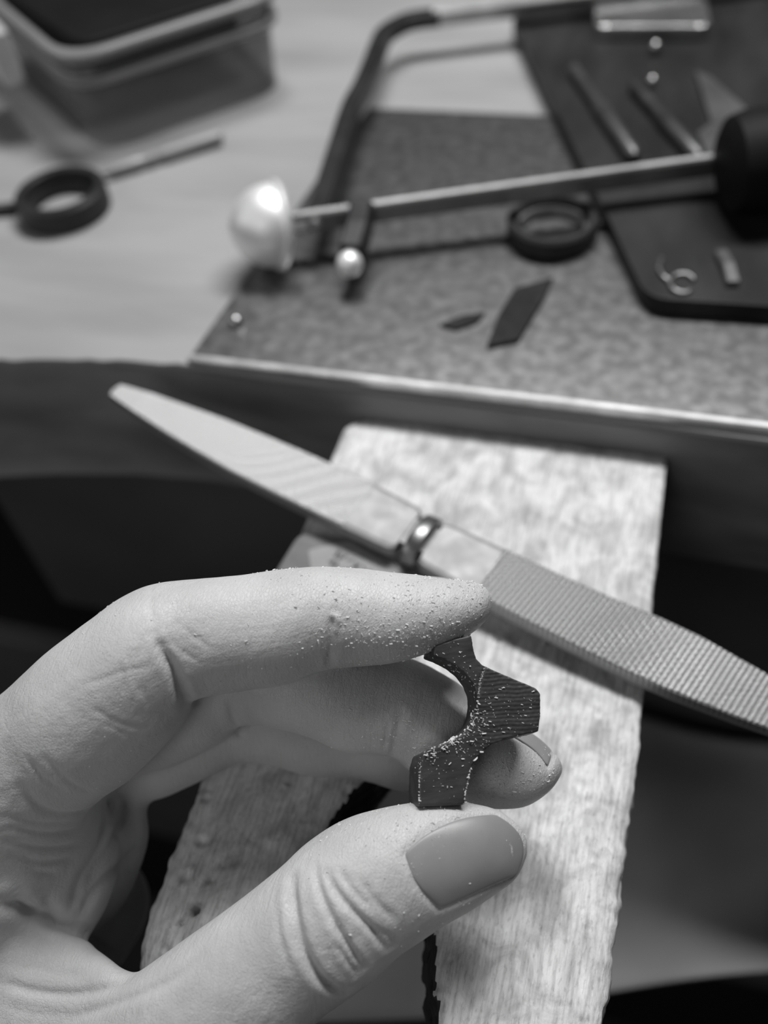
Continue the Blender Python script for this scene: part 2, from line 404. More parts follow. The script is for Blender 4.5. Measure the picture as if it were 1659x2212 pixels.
# the right wall of the slot leans out, ragged and burnt
wl = (v[:, 0] > -27) & (v[:, 0] < -7) & (v[:, 1] < 66) & (v[:, 1] > 0) & (v[:, 2] < -.3) & (d < 1.6)
v[:, 0] -= wl * np.clip(-v[:, 2] / 16, 0, 1) * (3.0 + .5 * vnoise(v, .9, 41))
for q in range(150):
    x = rng.uniform(-66, 10); y = 10 + 105 * rng.random() ** 1.3
    r_ = rng.uniform(.4, 1.0); dep = rng.uniform(.3, .8)
    sel = (np.abs(v[:, 0] - x) < 3.5) & (np.abs(v[:, 1] - y) < 3.5) & top
    w_ = v[sel]; rr = np.hypot((w_[:, 0] - x) * rng.uniform(.8, 1.4), w_[:, 1] - y)
    w_[:, 2] += -dep * np.exp(-(rr / r_) ** 2) + dep * .55 * np.exp(-((rr - r_ * 1.7) / (r_ * .5)) ** 2)
    v[sel] = w_
for (x, y, r_, dep) in [(-59.9, 36.1, .95, 5.0), (-61.3, 33.4, .5, 2.0), (-55.8, 46.5, 1.9, .6), (-58.9, 41.5, .8, .8), (-56.5, 33.0, .7, .8), (-57.5, 44.5, .6, .6), (-62.5, 29, .6, .7)]:
    sel = (np.hypot(v[:, 0] - x, v[:, 1] - y) < r_ * 2.5) & top
    w_ = v[sel]; rr = np.hypot(w_[:, 0] - x, w_[:, 1] - y); w_[:, 2] -= dep * np.exp(-(rr / r_) ** 4) ; v[sel] = w_
pme.vertices.foreach_set('co', (v * S).ravel()); pme.update()
po = link('pin_board', pme, M['pinwood'], pin, True)
# the sawn walls of the slot are dark
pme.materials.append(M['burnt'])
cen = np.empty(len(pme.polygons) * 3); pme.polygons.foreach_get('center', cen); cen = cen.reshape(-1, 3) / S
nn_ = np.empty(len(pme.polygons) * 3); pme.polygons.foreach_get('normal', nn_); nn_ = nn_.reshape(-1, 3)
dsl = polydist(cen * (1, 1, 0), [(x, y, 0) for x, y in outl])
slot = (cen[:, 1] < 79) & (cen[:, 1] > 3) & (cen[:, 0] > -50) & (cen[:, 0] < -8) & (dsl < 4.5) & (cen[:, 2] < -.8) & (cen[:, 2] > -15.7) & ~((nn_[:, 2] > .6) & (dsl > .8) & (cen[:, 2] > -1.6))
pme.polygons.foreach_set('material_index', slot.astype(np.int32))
prism('fixing_block', [(-60, 140), (4, 140), (4, 160.5), (-60, 160.5)], -30, -15.5, M['apron'], pin, bevel=1)

# pale block with a printed label on the edge of the pin
blk = empty('label_block', 'small pale block with a dark printed label, under the file', 'block')
def bz(x, y, t): return 0.1 if not t else 3.4 + (y - 112) * .16
prism('block_body', rounded([(-70, 103.5), (-66.8, 117), (-54.6, 118), (-36.5, 110.5), (-39, 99), (-58, 99)], [2, 2.5, 1.5, 1.5, 2, 2], 3), 0, 4, M['tag'], blk, bevel=.6, zf=bz)
lab = prism('printed_label', rounded([(-63.4, 113), (-55, 116.7), (-38.5, 110.6), (-46, 103), (-59.5, 104)], .6, 2), 0, 4, M['tagtop'], blk, zf=lambda x, y, t: bz(x, y, 1) + (-.2 if not t else .25))
a_lab = np.array((-57.2, 114.4)); dl = np.array((15.5, -5.9)); dl /= np.linalg.norm(dl); pl = np.array((-dl[1], dl[0]))
random.seed(12); iv = []; ifc = []
def stroke(p, q, wd=.38):
    p = np.array(p); q = np.array(q); t = (q - p) / np.linalg.norm(q - p); s_ = np.array((-t[1], t[0])) * wd / 2; b0 = len(iv)
    for c in (p - s_, q - s_, q + s_, p + s_): iv.append((c[0], c[1], bz(c[0], c[1], 1) + .32))
    for c in (p - s_, q - s_, q + s_, p + s_): iv.append((c[0], c[1], bz(c[0], c[1], 1) + .2))
    ifc.append((b0, b0 + 1, b0 + 2, b0 + 3)); ifc.append((b0 + 4, b0 + 7, b0 + 6, b0 + 5))
    for k in range(4): ifc.append((b0 + k, b0 + 4 + k, b0 + 4 + (k + 1) % 4, b0 + (k + 1) % 4))
for row in range(3):
    for c in range(8):
        o2 = a_lab + dl * (c * 1.9 + row * .4) - pl * (row * 2.4 + .3)
        for k in range(3):
            p = o2 + dl * random.choice((0, .65, 1.3)) + pl * random.choice((0, -.85, -1.7)); q = o2 + dl * random.choice((0, 1.3)) + pl * random.choice((0, -1.7))
            if np.linalg.norm(p - q) > .3: stroke(p, q)
ink = mesh('print', iv, ifc, M['ink'], lab)

# ------------------------------------------------------------------ double ended file
fc = np.array((-38.54, 119.31, 6.6)); fa = np.array((0.954223, -0.292958, -0.060279)); fn = np.array((0.057625, -0.017692, 0.998182)); fw = np.array((0.293492, 0.955962, 0.0))
def fp(s, w, h): return fc + fa * s + fw * w + fn * h
fil = empty('wax_file', 'double ended flat steel file lying aslant across the wooden pin', 'file')
def blade(name, prof, s0, s1, ds, nw, teeth, material, half=1.9):
    """prof: (s, w_low, w_high); teeth(s, w) gives extra height on the flat top"""
    ss = np.arange(s0, s1 + 1e-6, ds); P = np.array(prof); lo = np.interp(ss, P[:, 0], P[:, 1]); hi = np.interp(ss, P[:, 0], P[:, 2])
    vs = []; fs = []; m = nw + 1
    thick = np.interp(ss, P[:, 0], P[:, 3]) if P.shape[1] > 3 else np.full(len(ss), half)
    for s_, a, b, th in zip(ss, lo, hi, thick):
        for k in range(m):
            w = a + (b - a) * k / nw; ed = .35 if k in (0, nw) else 0.0
            vs.append(fp(s_, w, th - ed + teeth(s_, w)))
        for k in range(m):
            w = a + (b - a) * k / nw; ed = .35 if k in (0, nw) else 0.0
            vs.append(fp(s_, w, -th + ed))
    st = 2 * m
    for i in range(len(ss) - 1):
        for k in range(nw):
            fs.append((i*st+k, i*st+k+1, (i+1)*st+k+1, (i+1)*st+k)); fs.append((i*st+m+k, (i+1)*st+m+k, (i+1)*st+m+k+1, i*st+m+k+1))
        fs.append((i*st, (i+1)*st, (i+1)*st+m, i*st+m)); fs.append((i*st+nw, i*st+m+nw, (i+1)*st+m+nw, (i+1)*st+nw))
    for i in (0, len(ss) - 1):
        for k in range(nw): fs.append((i*st+k, i*st+k+1, i*st+m+k+1, i*st+m+k))
    o = mesh(name, vs, fs, material, fil)
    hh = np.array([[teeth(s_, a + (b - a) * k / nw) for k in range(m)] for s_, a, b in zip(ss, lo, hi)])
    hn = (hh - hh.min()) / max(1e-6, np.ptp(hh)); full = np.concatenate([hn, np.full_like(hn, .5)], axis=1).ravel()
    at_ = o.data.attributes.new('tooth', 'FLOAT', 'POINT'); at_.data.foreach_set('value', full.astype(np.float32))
    return o
Lp = [(-90.2, -1.6, .9, .9), (-89.4, -2.5, 1.8, 1.2), (-80, -4.1, 3.3, 1.5), (-70, -5.4, 4.2, 1.7), (-59, -6.5, 5.2, 1.9), (-48, -7.3, 5.8, 1.9), (-35, -7.5, 6.3, 1.9), (-26, -7.5, 6.4, 1.9), (-15, -7.45, 6.2, 1.9), (-4.4, -7.2, 5.6, 1.9), (-3.2, -6.4, 4.8, 1.9)]
Rp = [(3.0, -6.6, 4.6, 1.9), (4.2, -7.3, 5.1, 1.9), (17, -8.2, 5.2, 1.9), (30, -8.6, 5.2, 1.9), (42, -8.8, 5.5, 1.9), (52, -8.8, 6.0, 1.9), (60, -8.3, 6.0, 1.9), (72, -7.0, 4.9, 1.7), (84, -5.3, 3.4, 1.5), (94, -3.6, 1.8, 1.2), (98, -2.2, .4, .9)]
def tl_(s, w): return .05 * math.sin((s * .95 + w * .5) * 2 * math.pi / .55) + .03 * math.sin((s * .9 - w * .7) * 2 * math.pi / .8)
def tr_(s, w):
    q = (s - w * .12 - 17.2) / 1.12; f = q - math.floor(q); k = min(1, max(0, (s - 36) / 30))
    return (.36 - .2 * k) * (1 - abs(2 * f - 1)) ** 1.2 - .1 + k * .045 * math.sin((s * .55 + w * .85) * 2 * math.pi / .6)
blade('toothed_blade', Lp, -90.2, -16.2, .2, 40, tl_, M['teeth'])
blade('smooth_shank', Lp, -16.2, -3.2, .65, 12, lambda s, w: -.05, M['steel'])
blade('smooth_shank', Rp, 3.0, 17.4, .72, 12, lambda s, w: -.05, M['steel'])
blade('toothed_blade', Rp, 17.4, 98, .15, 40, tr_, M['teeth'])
prof = [(-3.6, -5.2), (-3.6, 3.6)]
sweep('neck', [fp(-4, -.9, 0), fp(0, -.9, 0), fp(4, -.9, 0)], 7, 3, M['steel'], fil, up=tuple(fn))
# collar: an oval band round the neck
cv = []; cf = []; seg = 48
for (ds_, k) in ((-1.7, 1.0), (-1.4, 1.04), (1.4, 1.04), (1.7, 1.0), (1.6, .82), (-1.6, .82)):
    for j in range(seg):
        t = 2 * math.pi * j / seg; cv.append(fp(ds_ + .3, -.9 + 6.4 * k * math.cos(t), 4.4 * k * math.sin(t) - .3))
for i in range(6):
    for j in range(seg):
        k = (j + 1) % seg; cf.append((i*seg+j, i*seg+k, ((i+1) % 6)*seg+k, ((i+1) % 6)*seg+j))
mesh('collar', cv, cf, M['collar'], fil, True)

# ------------------------------------------------------------------ sheet of steel on the bench
pl_ = empty('steel_plate', 'dark worn steel plate with a bright front edge, on the bench', 'plate')
prism('plate_sheet', [(-111.4, 162.6), (140, 162.2), (140, 297), (-100.6, 295)], 9.05, 10.9, M['plate'], pl_)
sweep('bright_edge', [(-111.6, 162.0, 10.4), (140, 161.6, 10.4)], 2.2, 2.4, M['plate_edge'], pl_, bevel=.5)

# dark board with odd bits on it, right of the plate
bd = prism('dark_board', rounded([(0.8, 197.4), (150, 204), (150, 480), (20, 470), (-40, 372), (-62, 356)], [6, 2, 2, 2, 2, 3], 5), 10.95, 16.0, M['board'], None, bevel=.7)
tag(bd, 'dark flat slab with a rounded corner lying over the steel plate', 'board')
for k, (p, q, r_, lb) in enumerate([((-34, 314, 18), (-8.5, 260, 18), 2.0, 'dull slim rod on the dark slab, first from the saw frame side'),
                              ((-13.5, 304, 18), (9.5, 261.5, 18), 1.9, 'dull slim rod on the dark slab, close to the bright bent strip')]):
    P = np.array(p, float); Q = np.array(q, float); L_ = np.linalg.norm(Q - P)
    tag(lathe('rod', P, Q - P, [(0, .6), (1, r_), (L_ * .45, r_), (L_ * .47, r_ * 1.25), (L_ - 2, r_ * 1.25), (L_, r_ * .7)], M['dullrod'], None, 20), lb, 'rod', 'dull rods')
sb = prism('steel_bar', rounded([(-33, 362), (6, 363.5), (8.6, 341.5), (-30, 339.2)], 4, 4), 16.05, 21, M['shiny'], None, bevel=1.2)
tag(sb, 'short bright metal bar with rounded ends on the dark slab', 'bar')
for (x, y, z, r_, lb) in [(-8.6, 331, 18.2, 2.0, 'bright little metal ball beside the short metal bar'), (-7.6, 308, 17.7, 1.6, 'little metal ball lying farther from the short metal bar')]:
    ba = lathe('metal_ball', (x, y, z - r_), (0, 0, 1), [(r_ * (1 - math.cos(t)), r_ * math.sin(t)) for t in np.linspace(0.02, math.pi - .02, 14)], M['shiny'], None, 20)
    tag(ba, lb, 'ball', 'little metal balls')
st = [(5.5, 315.7), (10.6, 312.8), (21.5, 292.3), (25.7, 272), (15.9, 264.5), (13, 259.1), (8.3, 277.1), (11.9, 284.4)]
so_ = prism('bent_strip', st, 16, 17, M['shiny'], None, bevel=.3, zf=lambda x, y, t: 16.2 + .11 * abs(x - 12) + (1.0 if t else 0))
tag(so_, 'bright bent metal strip behind the black saw handle', 'strip')
sc1 = sweep('metal_scrap', [(17.5, 218, 17), (19.5, 212, 17.4), (21, 205, 17)], 3.2, 1.4, M['shiny'], None, bevel=.3)
tag(sc1, 'dull metal scrap on the dark slab, below the saw handle', 'scrap')
wr = sweep('wire_loop', [(8.8 + 3 * math.cos(t), 204 + 4 * math.sin(t), 16.6 + .15 * math.sin(2 * t)) for t in np.linspace(0.4, 5.6, 22)], .9, .9, M['railsteel'], None, rnd=8)
tag(wr, 'small open loop of wire on the dark slab', 'wire')
wr2 = sweep('bent_wire', [(3, 214, 16.6), (2.6, 209, 16.6), (4, 206, 16.7), (6.5, 203.5, 16.6)], .9, .9, M['railsteel'], None, rnd=8)
tag(wr2, 'bent bit of wire near the rounded corner of the dark slab', 'wire')

# ------------------------------------------------------------------ jeweller's saw frame
saw = empty('saw_frame', 'jeweller saw frame with a black handle lying across the steel plate', 'saw')
rA = np.array((-91., 210.5, 22.0)); rB = np.array((13.5, 248, 24.0)); rd = (rB - rA) / np.linalg.norm(rB - rA)
sweep('rail', [rA - rd * 6, rA + rd * 10, rA + rd * 60, rB + rd * 6], 2.6, 6.6, M['railsteel'], saw, up=(.12, -.13, 1), bevel=.6)
ARM = catmull([(-90.5, 212, 21.5), (-95, 245, 21.8), (-98.6, 272, 22), (-99.0, 287, 22), (-100.2, 302, 22), (-101.6, 316, 22), (-102.0, 325, 22), (-99.5, 332, 22), (-95, 337.5, 22), (-86, 341, 22)], 4)
sweep('arm', ARM, 6.0, 5.0, M['darksteel'], saw, bevel=.6)
sweep('spine', [(-88, 340.3, 22), (-38, 357.5, 22), (40, 386, 22.5), (110, 412, 23)], 4.6, 5.6, M['railsteel'], saw, up=(.2, -.25, 1), bevel=.6)
sweep('arm', [(108, 411, 23), (116, 404, 23.5), (112, 360, 25), (104, 300, 26.5), (97, 279, 27.5)], 6.2, 5.0, M['darksteel'], saw, bevel=.6)
hA = np.array((15.5, 238.0, 29.6)); lathe('handle', hA, rd, [(-.5, 4), (0, 9.5), (1.5, 12), (5, 13), (30, 13.3), (60, 11.5), (90, 12.6), (112, 11), (117, 6), (118, 0)], M['black'], saw, 40)
kA = rA - rd * 5
lathe('stem', kA + rd * 3, -rd, [(0, 2.2), (4, 2.2), (4.2, 3.2), (6.5, 3.2), (6.7, 2.1), (12, 2.1)], M['brass'], saw, 24)
kx = np.array((-.80, -.56, .22)); kx /= np.linalg.norm(kx)
lathe('tension_knob', kA - rd * 4.0 - kx * 1.0, kx, [(0, 4.5), (.4, 7.0), (1.0, 11.2), (2.0, 12.2), (3.0, 12.3), (3.8, 11.3), (4.6, 11.4), (7, 11.0), (10, 9.7), (13, 7.2), (15, 4.0), (15.9, 1.2), (16, 0)], M['brass'], saw, 56)
cA = rA + rd * 14
cl_ = sweep('blade_clamp', [cA + (0, 0, 2), cA + (.2, -6, -1), cA + (.6, -15, -2.6)], 6.5, 7.0, M['darksteel'], saw, bevel=.8)
lathe('clamp_screw', cA + np.array((.7, -15, -2.8)), (0.05, -.95, -.15), [(0, 2), (1.5, 2), (1.7, 3.0), (3, 3.5), (5, 3.3), (6.4, 2.2), (7, .8), (7.05, 0)], M['brass'], cl_, 28)
lathe('rail_screw', rA + rd * 1.0 + np.array((0, -1.7, 0.2)), (0, -1, .1), [(0, 1.8), (1.2, 1.8), (1.6, 1.2), (1.7, 0)], M['railsteel'], saw, 18)

# ------------------------------------------------------------------ rings, rods and bits on the bench
def black_ring(x, y, z, ro, ri, hh, label, lining):
    r = empty('black_ring', label, 'ring', 'thick black rings')
    lathe('ring_wall', (x, y, z), (0, 0, 1), [(0, ri), (0, ro - .8), (.8, ro), (hh - .8, ro), (hh, ro - .8), (hh, ri + .5), (hh - .5, ri)], M['ringblack'], r, 48, closed=False)
    lathe('ring_lining', (x, y, z), (0, 0, 1), [(.1, ri - .9), (.1, ri), (hh * .55, ri), (hh * .55, ri - .9)], lining, r, 48, closed=False)
    return r
black_ring(-181.5, 224.5, 9.0, 14.4, 11.2, 8.0, 'thick black ring on the pale wooden benchtop', M['ringblack'])
black_ring(-27.5, 228.5, 11.0, 12.6, 10.0, 6.0, 'black ring lying on the dark steel plate beneath the saw', M['greyinside'])
lathe('metal_rod', (-177, 243.0, 11.4), (32, 27.5, .3), [(0, .8), (3, 1.6), (12, 2.2), (14, 1.5), (17, 2.4), (19, 1.5), (22, 2.4), (41, 2.2), (42, 1.0)], M['steel'], None, 20)
tag(bpy.data.objects['metal_rod'], 'slim turned metal rod on the benchtop beside the black ring', 'rod')
o = sweep('black_rod', [(-225, 213, 11.2), (-212, 217.0, 11.2), (-197.5, 221.2, 11.2)], 3.4, 3.4, M['ringblack'], None, rnd=12)
tag(o, 'dark rod on the benchtop pointing at the black ring', 'rod')
for pts, h_, lb in [([(-49.7, 184.4), (-44.7, 189), (-39.1, 191.2), (-40.4, 186.8), (-45.1, 183.3)], .8, 'tiny dark leaf shaped offcut on the steel plate'),
                ([(-36, 177.6), (-35.5, 189.7), (-33.4, 201.6), (-24.0, 208.0), (-25, 198.8), (-28.6, 181.3)], 1.2, 'larger dark wedge shaped offcut on the steel plate')]:
    o = prism('dark_piece', pts, 10.95, 10.95 + h_, M['piece'], None, bevel=.25); tag(o, lb, 'piece', 'dark pieces on the plate')  # two thin dark flat shapes laid on the plate
o = lathe('metal_bead', (-103.8, 177, 10.95), (0, 0, 1), [(0, 1.2), (.8, 1.9), (1.8, 1.7), (2.5, .9), (2.7, 0)], M['shiny'], None, 18); tag(o, 'tiny bright bead on the left corner of the steel plate', 'bead')

# ------------------------------------------------------------------ smoky plastic bin with a black lump inside
bn = empty('plastic_bin', 'smoky clear plastic bin with a thick lip on the benchtop', 'bin')
def offs(pts, dlt):
    c = np.mean(np.array(pts), axis=0); return [tuple(c + (np.array(p) - c) * dlt) for p in pts]
base_o = [(-186, 259), (-136, 310), (-205, 385), (-262, 322)]
def loop(scale, r): return rounded(offs(base_o, scale), r, 8)
Lp_ = loop(1.0, 14); n0 = len(Lp_)
levels = [(1.0, 9.1), (1.02, 24), (1.045, 41)]
vs = []; fs = []
for s_, z in levels: vs += [(x, y, z) for x, y in loop(s_, 14)]
for s_, z in levels[::-1]: vs += [(x, y, max(z, 10.6)) for x, y in loop(s_ - .022, 12.5)]
for i in range(5):
    for j in range(n0):
        k = (j + 1) % n0; fs.append((i*n0+j, i*n0+k, (i+1)*n0+k, (i+1)*n0+j))
fs.append(tuple(range(n0))[::-1]); fs.append(tuple(range(5*n0, 6*n0)))
mesh('bin_wall', vs, fs, M['bin'], bn, True)
def lipband(name, s0, s1, z0, z1):
    vs = []; fs = []
    for s_, z in ((s0, z0), (s1, z0), (s1 + .006, (z0 + z1) / 2), (s1, z1), (s0, z1)): vs += [(x, y, z) for x, y in loop(s_, 15)]
    for i in range(5):
        for j in range(n0):
            k = (j + 1) % n0; fs.append((i*n0+j, i*n0+k, ((i+1) % 5)*n0+k, ((i+1) % 5)*n0+j))
    mesh(name, vs, fs, M['binlip'], bn, True)
lipband('lip', 1.025, 1.10, 40, 43); lipband('lip', 1.03, 1.085, 32, 34.5)
prism('latch', rounded([(-242, 286), (-218, 264), (-213, 269), (-237, 291)], 1.2, 2), 28, 45, M['latch'], bn, bevel=1.2)
bl = prism('black_lump', rounded([(-192, 274), (-150, 314), (-208, 376), (-253, 320)], 8, 4), 25, 39, M['black'], None, bevel=3)
tag(bl, 'black lump lying inside the smoky plastic bin', 'lump')

# ------------------------------------------------------------------ carved wax ring in the fingers
RF = np.array([[-22.92,72.06,42.26],[-22.96,70.83,41.51],[-21.36,70.78,41.06],[-19.36,70.48,40.34],[-17.81,69.94,39.6],[-16.4,68.99,38.64],[-15.52,67.79,37.66],[-15.23,66.67,36.88],[-15.22,65.17,35.95],[-15.64,63.68,35.14],[-16.66,62.33,34.56],[-17.87,61.28,34.23],[-20.08,59.84,33.92],[-22.01,58.42,33.55],[-22.22,57.0,32.72],[-21.89,54.72,31.23],[-21.29,51.83,29.28],[-17.96,52.86,29.04],[-14.69,53.87,28.81],[-14.81,55.19,29.66],[-14.73,57.27,30.93],[-14.53,58.8,31.82],[-13.73,60.51,32.67],[-12.21,62.23,33.34],[-9.8,63.72,33.63],[-5.61,65.7,33.76],[-5.77,68.05,35.26],[-6.22,70.45,36.87],[-7.03,70.95,37.39],[-10.52,71.2,38.47],[-13.43,71.44,39.38],[-15.49,71.66,40.06],[-16.53,72.22,40.68],[-17.07,73.11,41.38],[-17.79,74.92,42.7],[-20.02,73.82,42.6]]); RB = np.array([[-25.3,73.79,37.56],[-25.34,72.53,36.77],[-23.69,72.48,36.3],[-21.61,72.17,35.56],[-20.0,71.61,34.78],[-18.54,70.63,33.78],[-17.62,69.39,32.76],[-17.32,68.23,31.95],[-17.31,66.68,30.98],[-17.75,65.14,30.13],[-18.8,63.74,29.53],[-20.06,62.66,29.19],[-22.35,61.17,28.86],[-24.35,59.7,28.47],[-24.56,58.23,27.61],[-24.22,55.88,26.05],[-23.6,52.88,24.01],[-20.14,53.95,23.77],[-16.75,54.99,23.53],[-16.88,56.36,24.41],[-16.8,58.52,25.74],[-16.59,60.1,26.67],[-15.76,61.86,27.55],[-14.19,63.64,28.25],[-11.69,65.19,28.56],[-7.35,67.24,28.7],[-7.51,69.67,30.26],[-7.98,72.15,31.94],[-8.82,72.67,32.49],[-12.44,72.93,33.61],[-15.46,73.16,34.55],[-17.6,73.39,35.26],[-18.68,73.97,35.91],[-19.24,74.89,36.64],[-19.98,76.76,38.01],[-22.3,75.62,37.91]])
n_ = len(RF); bmx = bmesh.new(); vsx = [bmx.verts.new(p) for p in np.vstack([RF, RB])]
for f in [tuple(range(n_)), tuple(range(n_, 2 * n_))[::-1]] + [(i, n_ + i, n_ + (i + 1) % n_, (i + 1) % n_) for i in range(n_)]: bmx.faces.new([vsx[i] for i in f])
bmesh.ops.triangulate(bmx, faces=bmx.faces); bmesh.ops.recalc_face_normals(bmx, faces=bmx.faces)
bmx.verts.index_update(); rv = [tuple(q.co) for q in bmx.verts]; rf = [tuple(q.index for q in f.verts) for f in bmx.faces]; bmx.free()
rme = remeshed(rv, rf, 0.17, 'wax_ring')
v, e = arrays(rme); v = laplace(v, e, np.full(len(v), .5), 4); nr = vnormals(rme, v)
FN = np.array([0.2179,-0.5149,0.8291]); RX = np.array([0.9708,0.2017,-0.1299]); RY = np.array([0.1003,-0.8332,-0.5438]); RC = np.array([-15.002,65.5279,36.117])
px_ = (v - RC) @ RX; py_ = (v - RC) @ RY
face = np.clip((nr @ FN - .5) * 3, 0, 1)
rid = np.sin((py_ + .12 * px_) * 2 * math.pi / .62 + 1.2 * vnoise(v, 1.1, 21)) * .03 + vnoise(v * (1, 1, 1), 5.0, 23) * .025
rid *= np.clip((px_ + 1.0) / 1.5, .12, 1)
groove = -.12 * np.exp(-(polydist(v, [[-15.08,71.41,39.79],[-15.38,69.63,38.77],[-15.31,67.84,37.64]]) / .22) ** 2)
v = v + nr * (face * (rid + groove) + vnoise(v, 3.5, 25) * .012)[:, None]
rme.vertices.foreach_set('co', (v * S).ravel()); rme.update()
ring = link('wax_ring', rme, M['wax'], None, True)
tag(ring, 'dark half carved wax ring with a flat bezel, pinched in the fingers', 'ring')
RINGV, RINGN_ = v.copy(), nr.copy()

